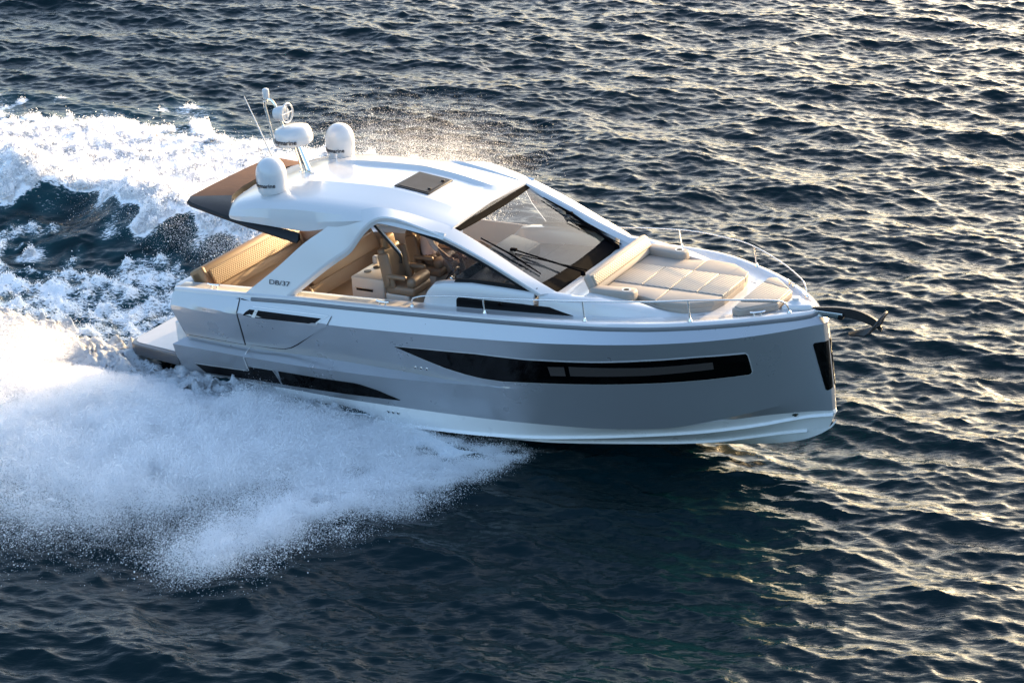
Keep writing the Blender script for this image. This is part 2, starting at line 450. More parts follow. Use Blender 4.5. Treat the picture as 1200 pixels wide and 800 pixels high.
def sea_material():
    m, nt, p = new_mat('sea_water')
    L = nt.links.new
    geo = N(nt, 'ShaderNodeNewGeometry')
    p.inputs['Base Color'].default_value = (0.0003, 0.0085, 0.0105, 1)
    p.inputs['Roughness'].default_value = 0.07
    p.inputs['IOR'].default_value = 1.255
    mp = N(nt, 'ShaderNodeMapping'); mp.inputs['Scale'].default_value = (0.5, 1.5, 1.0); mp.inputs['Rotation'].default_value = (0, 0, R(8))
    L(geo.outputs['Position'], mp.inputs[0])
    n1 = N(nt, 'ShaderNodeTexNoise', i_Scale=4.5, i_Detail=4.0, i_Roughness=0.55, i_Distortion=0.4)
    n2 = N(nt, 'ShaderNodeTexNoise', i_Scale=13.0, i_Detail=3.0, i_Roughness=0.5)
    L(mp.outputs[0], n1.inputs['Vector']); L(mp.outputs[0], n2.inputs['Vector'])
    b1 = N(nt, 'ShaderNodeBump', i_Strength=1.0, i_Distance=0.012)
    b2 = N(nt, 'ShaderNodeBump', i_Strength=1.0, i_Distance=0.008)
    L(n1.outputs['Fac'], b1.inputs['Height']); L(n2.outputs['Fac'], b2.inputs['Height'])
    L(b1.outputs[0], b2.inputs['Normal']); L(b2.outputs[0], p.inputs['Normal'])
    # foam lying on the water; bubbles below make the water round it paler
    at_ = N(nt, 'ShaderNodeAttribute', attribute_name='foam')
    aer = N(nt, 'ShaderNodeMix', data_type='RGBA')
    aer.inputs['A'].default_value = (0.0002, 0.0100, 0.0130, 1); aer.inputs['B'].default_value = (0.020, 0.085, 0.105, 1)
    L(at_.outputs['Fac'], aer.inputs['Factor']); L(aer.outputs['Result'], p.inputs['Base Color'])
    fn = N(nt, 'ShaderNodeTexNoise', i_Scale=22.0, i_Detail=8.0, i_Roughness=0.7, i_Distortion=0.5)
    fmp = N(nt, 'ShaderNodeMapping'); fmp.inputs['Scale'].default_value = (0.5, 1.25, 1.0); fmp.inputs['Rotation'].default_value = (0, 0, -YAW)
    L(geo.outputs['Position'], fmp.inputs[0]); L(fmp.outputs[0], fn.inputs['Vector'])
    vo = N(nt, 'ShaderNodeTexVoronoi', i_Scale=26.0); vo.feature = 'SMOOTH_F1'
    L(fmp.outputs[0], vo.inputs['Vector'])
    ad = N(nt, 'ShaderNodeMath', operation='MULTIPLY_ADD'); ad.inputs[1].default_value = 0.35
    L(vo.outputs['Distance'], ad.inputs[0]); L(fn.outputs['Fac'], ad.inputs[2])
    th = N(nt, 'ShaderNodeMath', operation='SUBTRACT'); th.inputs[0].default_value = 1.12
    L(at_.outputs['Fac'], th.inputs[1])
    df = N(nt, 'ShaderNodeMath', operation='SUBTRACT'); L(ad.outputs[0], df.inputs[0]); L(th.outputs[0], df.inputs[1])
    mr = N(nt, 'ShaderNodeMapRange'); mr.inputs['From Min'].default_value = -0.02; mr.inputs['From Max'].default_value = 0.16
    L(df.outputs[0], mr.inputs['Value'])
    gate = N(nt, 'ShaderNodeMath', operation='GREATER_THAN'); gate.inputs[1].default_value = 0.03
    L(at_.outputs['Fac'], gate.inputs[0])
    fac = N(nt, 'ShaderNodeMath', operation='MULTIPLY'); L(mr.outputs[0], fac.inputs[0]); L(gate.outputs[0], fac.inputs[1])
    fm = N(nt, 'ShaderNodeBsdfDiffuse'); fm.inputs['Color'].default_value = (0.82, 0.86, 0.88, 1)
    mix = N(nt, 'ShaderNodeMixShader'); L(fac.outputs[0], mix.inputs[0]); L(p.outputs[0], mix.inputs[1]); L(fm.outputs[0], mix.inputs[2])
    L(mix.outputs[0], nt.nodes['Material Output'].inputs['Surface'])
    return m
M['sea'] = sea_material()

def foam_material():
    m, nt, p = new_mat('white_foam')
    L = nt.links.new
    geo = N(nt, 'ShaderNodeNewGeometry')
    n1 = N(nt, 'ShaderNodeTexNoise', i_Scale=11.0, i_Detail=9.0, i_Roughness=0.78)
    L(geo.outputs['Position'], n1.inputs['Vector'])
    b1 = N(nt, 'ShaderNodeBump', i_Strength=1.0, i_Distance=0.09)
    L(n1.outputs['Fac'], b1.inputs['Height']); L(b1.outputs[0], p.inputs['Normal'])
    p.inputs['Base Color'].default_value = (0.74, 0.77, 0.79, 1)
    p.inputs['Roughness'].default_value = 0.7
    p.inputs['Specular IOR Level'].default_value = 0.2
    mp = N(nt, 'ShaderNodeMapping'); mp.inputs['Scale'].default_value = (0.55, 1.3, 1.0); mp.inputs['Rotation'].default_value = (0, 0, -YAW)
    L(geo.outputs['Position'], mp.inputs[0])
    n2 = N(nt, 'ShaderNodeTexNoise', i_Scale=15.0, i_Detail=7.0, i_Roughness=0.68, i_Distortion=0.7)
    L(mp.outputs[0], n2.inputs['Vector'])
    n3 = N(nt, 'ShaderNodeTexNoise', i_Scale=1.6, i_Detail=3.0)
    L(mp.outputs[0], n3.inputs['Vector'])
    ad = N(nt, 'ShaderNodeMath', operation='MULTIPLY_ADD'); ad.inputs[1].default_value = 0.45
    L(n3.outputs['Fac'], ad.inputs[0]); L(n2.outputs['Fac'], ad.inputs[2])
    mr = N(nt, 'ShaderNodeMapRange'); mr.inputs['From Min'].default_value = 0.58; mr.inputs['From Max'].default_value = 0.66
    L(ad.outputs[0], mr.inputs['Value'])
    L(mr.outputs[0], p.inputs['Alpha'])
    return m
M['foam'] = foam_material()

def tag(o, label=None, cat=None, kind=None, group=None):
    if label: o['label'] = label
    if cat: o['category'] = cat
    if kind: o['kind'] = kind
    if group: o['group'] = group
    return o

# one sheet: fine middle, the same wave field coarser around it, flat skirt to the horizon
sea_me = grid_mesh('sea', SX_, SY_, SZ, attrs={'foam': FOAM})
sea_me.materials.append(M['sea'])
sea = bpy.data.objects.new('sea', sea_me); COL.objects.link(sea)
tag(sea, 'dark blue wind-rippled open sea around the boat', 'sea', 'structure')
st = 4
cx = np.arange(-2 * NG, 3 * NG + 1, st)
IX, IY = np.meshgrid(cx, cx)
CX = X0 + IX * LT / NG; CY = Y0 + IY * LT / NG
wx, wy = IX % NG, IY % NG
fade = np.clip(np.minimum.reduce([CX - CX.min(), CX.max() - CX, CY - CY.min(), CY.max() - CY]) / 30, 0, 1)
CDZ, CF1, CF2, CF3 = wake(CX, CY, NZ[3.0][wy, wx], NZ[1.2][wy, wx], NZ[0.55][wy, wx])
CFO = np.maximum(np.maximum(CF1, CF2), CF3)
ccalm = 1 - 0.75 * np.clip(CFO, 0, 1)
mX = CX + 0.85 * SDX[wy, wx] * fade * ccalm; mY = CY + 0.85 * SDY[wy, wx] * fade * ccalm; mZ = (SH[wy, wx] * ccalm + CDZ) * fade
inn_ = (IX[:-1, :-1] >= 0) & (IX[:-1, :-1] < NG) & (IY[:-1, :-1] >= 0) & (IY[:-1, :-1] < NG)
me2 = grid_mesh('sea_mid', mX, mY, mZ, keep=~inn_, attrs={'foam': CFO * fade})
ringx = np.array([-9000, -3000, -1000, -300, CX.min(), CX.max(), 300, 1000, 3000, 9000], float)
ringy = np.array([-9000, -3000, -1000, -300, CY.min(), CY.max(), 300, 1000, 3000, 9000], float)
RX, RY = np.meshgrid(ringx, ringy)
kk = np.ones((9, 9), bool); kk[4, 4] = False
me3 = grid_mesh('sea_rim', RX, RY, RX * 0, keep=kk, attrs={'foam': RX * 0})
bmj = bmesh.new()
for mm in (sea_me, me2, me3): bmj.from_mesh(mm)
bmj.to_mesh(sea_me); bmj.free()
bpy.data.meshes.remove(me2); bpy.data.meshes.remove(me3)

# lumpy white water standing on the sea
lump = 0.05 * nz[1.2] + 0.055 * np.abs(nz[0.55]) + 0.028 * np.abs(nz[0.26]) + 0.010 * np.abs(nz[0.13])
def foam_patch(name, F, thr, base, amp, extra, label):
    Fn = F + (0.12 * nz[0.55] + 0.10 * nz[0.26] + 0.08 * nz[0.13]) * (F > 0.45)
    k = (Fn[:-1, :-1] > thr) & (Fn[1:, 1:] > thr) & (Fn[:-1, 1:] > thr) & (Fn[1:, :-1] > thr) & (inside[:-1, :-1] < 0.06)
    up = np.clip((Fn - thr) * 2.2, 0, 1)
    Z = SZ + (base + amp * lump + extra) * sst(Fn, thr, thr + 0.6) - 0.01 * (1 - up)
    me = grid_mesh(name, SX_, SY_, Z, keep=k)
    me.materials.append(M['foam'])
    o = bpy.data.objects.new(name, me); COL.objects.link(o)
    return tag(o, label, 'foam', 'stuff'), Z
foam_far, ZF = foam_patch('wake_foam', FFAR, 0.62, 0.01, 0.55, 0.0, 'churned white wake foam spread behind and beyond the yacht')
hullside = np.exp(-((np.abs(B_) - 2.2) / 1.1) ** 2) * sst(6.0 - A_, 0, 3)
foam_near, ZN = foam_patch('wake_foam', FNEAR * sst(4.6 - A_, 0, 1.2), 0.60, 0.0, 0.7, 0.06 * hullside, 'bluish white foam thrown out along the near grey hull side')

# airborne spray: droplets as points
def droplet_material():
    m, nt, p = new_mat('spray_droplets')
    out = nt.nodes['Material Output']; nt.nodes.remove(p)
    d = N(nt, 'ShaderNodeBsdfDiffuse'); d.inputs['Color'].default_value = (0.97, 0.98, 0.99, 1)
    t = N(nt, 'ShaderNodeBsdfTranslucent'); t.inputs['Color'].default_value = (0.97, 0.975, 0.98, 1)
    mx = N(nt, 'ShaderNodeMixShader'); mx.inputs[0].default_value = 0.5
    nt.links.new(d.outputs[0], mx.inputs[1]); nt.links.new(t.outputs[0], mx.inputs[2]); nt.links.new(mx.outputs[0], out.inputs['Surface'])
    return m
M['spray'] = droplet_material()
_ng = bpy.data.node_groups.new('droplets', 'GeometryNodeTree')
_ng.interface.new_socket('Geometry', in_out='INPUT', socket_type='NodeSocketGeometry')
_ng.interface.new_socket('Geometry', in_out='OUTPUT', socket_type='NodeSocketGeometry')
_i = _ng.nodes.new('NodeGroupInput'); _o = _ng.nodes.new('NodeGroupOutput')
_mp = _ng.nodes.new('GeometryNodeMeshToPoints'); _na = _ng.nodes.new('GeometryNodeInputNamedAttribute'); _na.data_type = 'FLOAT'
_na.inputs['Name'].default_value = 'rad'
_sm = _ng.nodes.new('GeometryNodeSetMaterial'); _sm.inputs['Material'].default_value = M['spray']
_ng.links.new(_i.outputs[0], _mp.inputs['Mesh']); _ng.links.new(_na.outputs[0], _mp.inputs['Radius'])
_ng.links.new(_mp.outputs[0], _sm.inputs[0]); _ng.links.new(_sm.outputs[0], _o.inputs[0])
def spray_object(name, P, rad, label):
    me = bpy.data.meshes.new(name)
    me.vertices.add(len(P)); me.vertices.foreach_set('co', P.astype(np.float32).ravel())
    a_ = me.attributes.new('rad', 'FLOAT', 'POINT'); a_.data.foreach_set('value', rad.astype(np.float32))
    me.update()
    o = bpy.data.objects.new(name, me); COL.objects.link(o)
    md = o.modifiers.new('droplets', 'NODES'); md.node_group = _ng
    return tag(o, label, 'spray', 'stuff')

def sea_z(x, y):
    ix = np.clip(((x - X0) / LT * NG).astype(int), 0, NG); iy = np.clip(((y - Y0) / LT * NG).astype(int), 0, NG)
    return SZ[iy, ix]

def jets(n_jets, per, side, a_mu, a_sd, vl, vz, U, tmax, spread, seed, size=0.0020, amax=99):
    """ballistic sheets of drops leaving the chine; in the boat's frame the water runs aft at U"""
    r = np.random.default_rng(seed)
    a0 = r.normal(a_mu, a_sd, n_jets); a0 = np.minimum(a0, 6.35)
    l0 = r.uniform(*vl, n_jets); z0v = r.uniform(*vz, n_jets); u0 = r.uniform(*U, n_jets)
    cnt = r.poisson(per, n_jets)
    J = np.repeat(np.arange(n_jets), cnt); n = len(J)
    t = r.uniform(0, 1, n) ** 0.8 * tmax
    s = spread * (0.15 + t / tmax)
    a = a0[J] - u0[J] * t + r.normal(0, 1, n) * s * 1.3
    chine = np.interp(a0[J], [-2, 4.5, 5.5, 6.4], [1.78, 1.70, 1.55, 1.25])
    b = chine + l0[J] * t + r.normal(0, 1, n) * s
    zch = np.interp(a0[J], [-1, 3, 6.4], [0.10, 0.05, -0.02])
    z = zch + z0v[J] * t - 4.9 * t * t + np.abs(r.normal(0, 1, n)) * s * 0.5
    x, y = from_ab(a, side * b)
    zs = sea_z(x, y)
    ix = np.clip(((x - X0) / LT * NG).astype(int), 0, NG); iy = np.clip(((y - Y0) / LT * NG).astype(int), 0, NG)
    cl = 0.58 + 0.20 * ST1[iy, ix] + 0.24 * ST2[iy, ix] + 0.20 * ST3[iy, ix]
    plat = (b < 3.2) & (a > -1.6) & (a < 1.6) & (z > 0.03 + 0.30 * np.clip(b - 1.75, 0, 9))
    ok = ~plat & (a < amax) & (r.uniform(0, 1, n) < cl) & (z > zs - 0.02) & (np.hypot(a - 5, b) < 30) & ((b > 1.85) | (a < -0.3) | (z < np.interp(a, [0, 6], [0.22, 0.12])))
    rad = np.exp(r.normal(math.log(size), 0.5, n)).clip(0.0014, 0.013)
    return np.stack([x, y, z], -1)[ok], rad[ok]

NS = [
    jets(2100, 640, -1, 5.3, 0.55, (4.0, 13.0), (0.9, 2.8), (10, 13), 0.50, 0.32, 1),
    jets(1800, 640, -1, 3.5, 1.3, (2.0, 10.0), (0.6, 2.2), (9, 13), 0.42, 0.30, 2),
    jets(1800, 640, -1, 0.8, 1.4, (1.5, 8.5), (0.6, 3.0), (8, 12), 0.58, 0.34, 3),
    jets(700, 420, -1, 2.5, 1.8, (0.3, 2.5), (0.6, 1.7), (6, 11), 0.34, 0.12, 8),
    jets(700, 460, -1, 6.05, 0.20, (6.0, 12.0), (0.8, 1.7), (2.5, 5.5), 0.32, 0.14, 4),
    jets(700, 760, -1, 5.4, 0.15, (14.5, 17.0), (1.2, 2.0), (4.5, 6.2), 0.31, 0.20, 5),
    jets(1500, 620, -1, 3.0, 1.2, (8.0, 12.5), (1.2, 2.4), (9, 13), 0.44, 0.28, 9),
    jets(1700, 640, -1, 4.6, 0.8, (10.5, 15.5), (1.1, 2.2), (8.0, 12.0), 0.36, 0.26, 12),
    # ligaments: narrow threads of bigger drops
    jets(2600, 170, -1, 4.6, 1.1, (3.0, 14.0), (1.0, 3.2), (9, 13), 0.52, 0.05, 21, 0.0034),
    jets(2200, 170, -1, 1.6, 1.8, (2.0, 11.0), (0.8, 3.3), (8, 12), 0.56, 0.06, 22, 0.0034),
    jets(420, 220, -1, 5.6, 0.3, (11.0, 17.5), (1.2, 2.4), (4.0, 6.5), 0.32, 0.06, 23, 0.0034),
]
P = np.concatenate([n[0] for n in NS]); Rr = np.concatenate([n[1] for n in NS])
spray_object('spray', P, Rr, 'bluish white spray bursting from under the near hull side')
FS = [
    jets(1500, 420, 1, 5.0, 0.8, (6.0, 14.0), (1.0, 3.2), (9, 13), 0.70, 0.34, 6, 0.0022, 1.2),
    jets(1000, 400, 1, 1.5, 1.5, (3.0, 11.0), (0.9, 2.8), (9, 12), 0.65, 0.32, 7, 0.0022, 1.2),
    jets(2000, 340, 1, 4.9, 0.7, (10.0, 16.0), (1.4, 3.5), (10.0, 14.5), 0.66, 0.44, 10, 0.0016, 0.6),
]
P = np.concatenate([n[0] for n in FS]); Rr = np.concatenate([n[1] for n in FS])
spray_object('spray', P, Rr, 'golden backlit spray mist rising beyond the white roof')

def froth(F, Z, n, seed, lim):
    """small drops and bubbles thrown up all over the broken water"""
    r = np.random.default_rng(seed)
    w_ = np.clip(F - lim, 0, 1) * (0.35 + np.clip(nz[0.55] + 0.7 * nz[0.26] + 0.5 * nz[0.13], 0, 3)); w_ = w_ / w_.sum()
    idx = r.choice(F.size, n, p=w_.ravel())
    d_ = LT / NG
    x = SX_.ravel()[idx] + r.uniform(-.5, .5, n) * d_; y = SY_.ravel()[idx] + r.uniform(-.5, .5, n) * d_
    z = Z.ravel()[idx] + np.abs(r.normal(0, 1, n)) ** 1.6 * 0.028
    return np.stack([x, y, z], -1), np.exp(r.normal(math.log(0.0045), 0.5, n)).clip(0.002, 0.016)
P1, R1 = froth(np.where(FFAR > 0.6, FFAR, 0), np.maximum(ZF, SZ), 800000, 31, 0.25)
P2, R2 = froth(FWASH, SZ, 40000, 32, 0.45)
spray_object('spray', np.concatenate([P1, P2]), np.concatenate([R1, R2]), 'fine white froth flecks over the churned wake behind the yacht')

# ------------------------------------------------------------------ the yacht
yacht = bpy.data.objects.new('motor_yacht', None)
COL.objects.link(yacht)
yacht.matrix_world = BOAT
tag(yacht, 'silver grey and white motor yacht planing at speed through spray', 'yacht')

# --- hull lines (x forward, y half breadth, z up; metres)
def line(xs, zs, ys_x, ys_y): return dict(x=xs, z=zs, yx=ys_x, yy=ys_y)
YX = [(-1.2, 1.66), (0, 1.76), (2, 1.80), (5, 1.80), (6.5, 1.78), (7.3, 1.71), (8.0, 1.555), (8.6, 1.285), (9.1, .985), (9.5, .68), (9.8, .40), (9.95, .22), (10.02, .11), (10.05, 0)]
KNY = [(0, 1.87), (2, 1.92), (5, 1.925), (6.5, 1.905), (7.3, 1.84), (8, 1.69), (8.6, 1.42), (9.1, 1.11), (9.5, .795), (9.8, .505), (10.0, .285), (10.12, .15), (10.168, .10), (10.185, 0)]
S1Y = [(0, 1.71), (4, 1.75), (5.5, 1.80), (6.5, 1.78), (7.3, 1.70), (8, 1.49), (8.6, 1.19), (9.1, .885), (9.6, .52), (10, .22), (10.15, .115), (10.235, .055), (10.255, 0)]
S2Y = [(0, 1.87), (2, 1.91), (4, 1.90), (5.5, 1.84)] + S1Y[3:]
CHY = [(0, 1.73), (2, 1.73), (4, 1.70), (5, 1.68), (6, 1.645), (7, 1.52), (8, 1.24), (8.6, .98), (9.1, .725), (9.6, .435), (10, .20), (10.19, .125), (10.272, .08), (10.29, 0)]
CLY = [(0, 1.725), (2, 1.725), (4, 1.695), (5, 1.675), (6, 1.64), (7, 1.50), (8, 1.19), (8.6, .915), (9.1, .65), (9.6, .36), (10, .165), (10.2, .105), (10.288, .07), (10.305, 0)]
C3Y = [(0, 1.68), (2, 1.68), (5, 1.60), (6, 1.52), (7, 1.33), (8, 1.02), (8.6, .77), (9.1, .52), (9.6, .27), (10, .12), (10.22, .075), (10.305, .05), (10.32, 0)]
C4Y = [(0, 1.0), (5, 1.0), (6, .98), (7, .85), (8, .6), (8.6, .4), (9.1, .25), (9.6, .1), (10, .03), (10.2, 0)]
RUBZ = [(0.0, 1.60), (1.43, 1.694), (2.39, 1.759), (3.24, 1.795), (4.29, 1.848), (5.59, 1.918), (6.69, 1.981), (7.45, 2.012), (8.15, 2.03), (8.98, 2.03), (9.55, 2.02), (10.05, 1.985)]
KNZ = [(0, 1.37), (1.4, 1.47), (2.97, 1.515), (4.0, 1.562), (5.6, 1.665), (6.7, 1.745), (7.47, 1.803), (8.17, 1.838), (9.0, 1.848), (9.6, 1.855), (10.185, 1.86)]
S1Z = [(0, .835), (1.3, .822), (2.2, .85), (3.1, .875), (4.6, .88), (5.5, .895), (7, 1.0), (8.5, 1.12), (10.255, 1.3)]
S2Z = [(0, .745), (2.2, .755), (3.5, .788), (4.66, .838), (5.5, .895), (7, .99), (8.5, 1.11), (10.255, 1.29)]
CHZ = [(0, .25), (2.1, .25), (2.9, .242), (4.1, .258), (5.4, .295), (6.5, .335), (7.25, .348), (8.17, .378), (8.89, .495), (9.48, .627), (9.9, .722), (10.29, .83)]
CLZ = [(0, .244), (2.1, .244), (2.9, .236), (4.1, .252), (5.4, .289), (6.5, .329), (7.25, .340), (8.15, .356), (8.87, .442), (9.46, .494), (9.88, .518), (10.305, .555)]
C3Z = [(0, -.11), (3.5, -.07), (5.05, -.02), (6.4, .068), (6.94, .115), (7.87, .19), (8.72, .25), (9.34, .32), (9.9, .43), (10.32, .50)]
C4Z = [(0, -.29), (5, -.30), (7.43, -.14), (8.57, -.07), (9.1, .021), (9.58, .109), (10.2, .23)]
KEZ = [(0, -.5), (5, -.52), (7.2, -.45), (8.5, -.31), (9.13, -.20), (9.66, -.07), (9.98, .065), (10.19, .207), (10.29, .31), (10.327, .40)]
KEY = [(0, 0), (10.327, 0)]

def ev(tab, x):
    a_, b_ = zip(*tab); return pchip(a_, b_, x)
NT = 110
tau = np.linspace(0, 1, NT); tt = 1 - (1 - tau) ** 2.2
def hull_line(yt, zt, x0=0.0):
    xe = yt[-1][0]; x = x0 + (xe - x0) * tt
    y = ev(yt, x); y[-1] = 0
    return np.stack([x, y, ev(zt, x)], -1)
RUB = hull_line([q for q in YX if q[0] >= 0], RUBZ, 0.05)
LN = [RUB, hull_line(KNY, KNZ, 0.04), hull_line(S1Y, S1Z, 0.17), hull_line(S2Y, S2Z, 0.0), hull_line(CHY, CHZ), hull_line(CLY, CLZ),
      hull_line(C3Y, C3Z), hull_line(C4Y, C4Z), hull_line(KEY, KEZ)]
wq = np.clip((LN[2][:, 0] - 5.4) / 1.4, 0, 1)[:, None]; wq = wq * wq * (3 - 2 * wq)
for i_, f_ in ((2, .56), (3, .60)):            # forward of the shelf the side is one plain face
    LN[i_] = LN[i_] * (1 - wq) + (LN[1] * (1 - f_) + LN[4] * f_) * wq
SUB = [3, 6, 3, 4, 2, 3, 2, 3]
rows = []; rmat = []
for i in range(len(LN) - 1):
    for k in range(SUB[i]):
        rows.append(LN[i] * (1 - k / SUB[i]) + LN[i + 1] * (k / SUB[i]))
        rmat.append('paint' if i < 5 else 'bottom')
rows.append(LN[-1])
hb = B()
for sg in (-1, 1):
    rr = [[(p[0], p[1] * sg, p[2]) for p in r] for r in rows]
    hb.loft(rr, None, matf=lambda j, k: M[rmat[j]])
near0 = [Vector((r[0][0], -r[0][1], r[0][2])) for r in rows]
far0 = [Vector((v.x, -v.y, v.z)) for v in near0]
hb.loft([near0, far0], None, matf=lambda j, k: M['paint'] if k < 13 else M['bottom'])
hull = hb.build('hull', yacht, angle=9)
HULL_BVH = BVHTree.FromPolygons([v.co.copy() for v in hull.data.vertices], [list(p.vertices) for p in hull.data.polygons])

def patch(name, poly3, off, mat, parent, d=(0, 1, 0), step=0.05, thick=None, both=True):
    """panel lying on the hull: outline of 3D points, carried onto the hull along d, then given thickness"""
    d = Vector(d).normalized(); e1 = Vector((d.y, -d.x, 0)).normalized(); e2 = Vector((0, 0, 1))
    pts = [(Vector(p).dot(e1), Vector(p).dot(e2)) for p in poly3]
    t = bmesh.new(); t.faces.new([t.verts.new((p[0], p[1], 0)) for p in pts])
    for ax in (0, 1):
        lo = min(p[ax] for p in pts); hi = max(p[ax] for p in pts)
        nn = max(1, int((hi - lo) / step))
        for k in range(1, nn):
            co = [0, 0, 0]; co[ax] = lo + (hi - lo) * k / nn; no = [0, 0, 0]; no[ax] = 1
            bmesh.ops.bisect_plane(t, geom=list(t.verts) + list(t.edges) + list(t.faces), plane_co=co, plane_no=no)
    t.verts.ensure_lookup_table(); t.verts.index_update()
    out = []
    c0 = sum((Vector(p) for p in poly3), Vector()) / len(poly3)
    base = c0.dot(d)
    for v in t.verts:
        o_ = e1 * v.co.x + e2 * v.co.y + d * (base - 2.0)
        hit = HULL_BVH.ray_cast(o_, d)
        if hit[0] is None: hit = HULL_BVH.find_nearest(e1 * v.co.x + e2 * v.co.y + d * base)
        n_ = hit[1]
        if n_.dot(d) > 0: n_ = -n_
        out.append((hit[0], n_))
    fcs = [[v.index for v in f.verts] for f in t.faces]; t.free()
    th = off if thick is None else thick; made = []
    for sg in ((1, -1) if both else (1,)):
        b = B()
        V = [Vector((p.x, p.y * sg, p.z)) + Vector((n_.x, n_.y * sg, n_.z)) * off for p, n_ in out]
        W = [Vector((p.x, p.y * sg, p.z)) + Vector((n_.x, n_.y * sg, n_.z)) * (off - th * 0.98) for p, n_ in out]
        i0 = len(V)
        ed = {}
        for f in fcs:
            for k in range(len(f)):
                a_, b_ = f[k], f[(k + 1) % len(f)]
                if (b_, a_) in ed: ed.pop((b_, a_))
                else: ed[(a_, b_)] = 1
        b.faces_from(V + W, fcs + [[a_, b_, b_ + i0, a_ + i0] for (a_, b_) in ed], mat)
        par = parent[0 if sg == 1 else 1] if isinstance(parent, tuple) else parent
        made.append(b.build(name, par, angle=12, doubles=1e-6))
    return tuple(made)

Yn = -1.85
win_poly = [(4.169, 1.316), (4.698, 1.351), (5.552, 1.409), (6.343, 1.425), (7.394, 1.498), (8.096, 1.560), (8.737, 1.590), (9.318, 1.585), (9.337, 1.56), (9.352, 1.434), (9.362, 1.29), (9.35, 1.255), (9.325, 1.238),
            (8.728, 1.207), (8.085, 1.183), (7.378, 1.132), (6.614, 1.070), (5.94, 1.014), (5.6, 1.015), (5.314, 1.042), (5.0, 1.09), (4.682, 1.167)]
def scaled(poly, g):
    """outline pushed out by g metres"""
    P_ = [Vector((p[0], p[1])) for p in poly]; n = len(P_); out = []
    area = sum(P_[i].x * P_[(i + 1) % n].y - P_[(i + 1) % n].x * P_[i].y for i in range(n))
    sg = 1 if area > 0 else -1
    for i in range(n):
        e = (P_[(i + 1) % n] - P_[i - 1]).normalized(); nn_ = Vector((e.y, -e.x)) * sg
        out.append((P_[i].x + nn_.x * g, P_[i].y + nn_.y * g))
    return out
hw = patch('hull_window', [(p[0], Yn, p[1]) for p in win_poly], 0.014, M['blackglass'], yacht)
low = [p for p in win_poly[12:]] + [win_poly[0]]
tr = patch('window_trim', [(p[0], Yn, p[1]) for p in scaled(win_poly, 0.014)], 0.006, M['trim'], hw)
patch('blind', [(7.02, Yn, 1.40), (8.93, Yn, 1.50), (8.93, Yn, 1.385), (7.02, Yn, 1.245)], 0.018, M['blind'], hw, thick=0.003)
patch('porthole_frame', [(6.70, Yn, 1.36), (6.95, Yn, 1.385), (6.95, Yn, 1.235), (6.72, Yn, 1.215)], 0.018, M['blind'], hw, thick=0.003)
patch('bow_window', [(10.035, -.195, 1.575), (10.05, -.18, 1.60), (10.205, -.03, 1.60), (10.262, -.02, 0.90), (10.19, -.06, 0.868), (10.165, -.075, 0.885)], 0.010, M['blackglass'], yacht, d=(-0.62, 0.78, 0), step=0.03)
door_poly = [(1.415, 1.655), (1.358, .905), (1.9, .922), (2.09, .942), (2.22, .985), (2.36, 1.065), (3.04, 1.505), (3.10, 1.64), (2.4, 1.68)]
sd = patch('side_door', [(p[0], Yn, p[1]) for p in door_poly], 0.020, M['paint'], yacht)
patch('door_gap', [(p[0], Yn, p[1]) for p in scaled(door_poly[:7], 0.022)], 0.008, M['seam'], sd)
patch('handle_slot', [(1.49, Yn, 1.467), (1.612, Yn, 1.548), (2.93, Yn, 1.588), (2.83, Yn, 1.512), (1.696, Yn, 1.453)], 0.026, M['seam'], sd, thick=0.006)
patch('slot_trim', [(1.66, Yn, 1.588), (1.665, Yn, 1.600), (3.06, Yn, 1.642), (2.86, Yn, 1.510), (2.845, Yn, 1.510), (3.03, Yn, 1.632)], 0.024, M['trim'], sd, thick=0.004)
patch('slot_pull', [(1.66, Yn, 1.462), (1.72, Yn, 1.556), (1.78, Yn, 1.556), (1.72, Yn, 1.458)], 0.034, M['trim'], sd, thick=0.008)
bp_ = [(0.07, 1.585), (0.075, 1.33), (0.19, .915), (0.24, .898), (1.325, .890), (1.375, 1.66)]
bw = patch('bulwark_panel', [(p[0], Yn, p[1]) for p in bp_], 0.016, M['paint'], yacht)
patch('panel_gap', [(p[0], Yn, p[1]) for p in scaled(bp_[1:], 0.020)], 0.006, M['seam'], bw)
patch('aft_hull_window', [(1.99, Yn, .577), (2.84, Yn, .582), (3.35, Yn, .592), (3.47, Yn, .583), (3.751, Yn, .525), (4.114, Yn, .398), (3.122, Yn, .352), (1.975, Yn, .325)], 0.012, M['blackglass'], yacht)
lv = patch('louvre_panel', [(0.33, Yn, .435), (1.40, Yn, .478), (1.42, Yn, .57), (1.89, Yn, .575), (1.94, Yn, .328), (0.50, Yn, .285)], 0.010, M['black'], yacht)
for k in range(5):
    z = .32 + k * .048
    patch('slat', [(1.46, Yn, z), (1.90, Yn, z + .01), (1.90, Yn, z + .03), (1.46, Yn, z + .02)], 0.018, M['black'], lv, thick=0.006, step=0.2)
patch('panel_trim', [(0.33, Yn, .447), (1.41, Yn, .490), (1.405, Yn, .835), (1.385, Yn, .835), (1.385, Yn, .478), (0.34, Yn, .434)], 0.013, M['trim'], yacht, thick=0.004)
patch('panel_trim', [(1.885, Yn, .583), (1.965, Yn, .325), (1.985, Yn, .325), (1.905, Yn, .585), (1.41, Yn, .585), (1.41, Yn, .574)], 0.015, M['chrome'], yacht, thick=0.004)

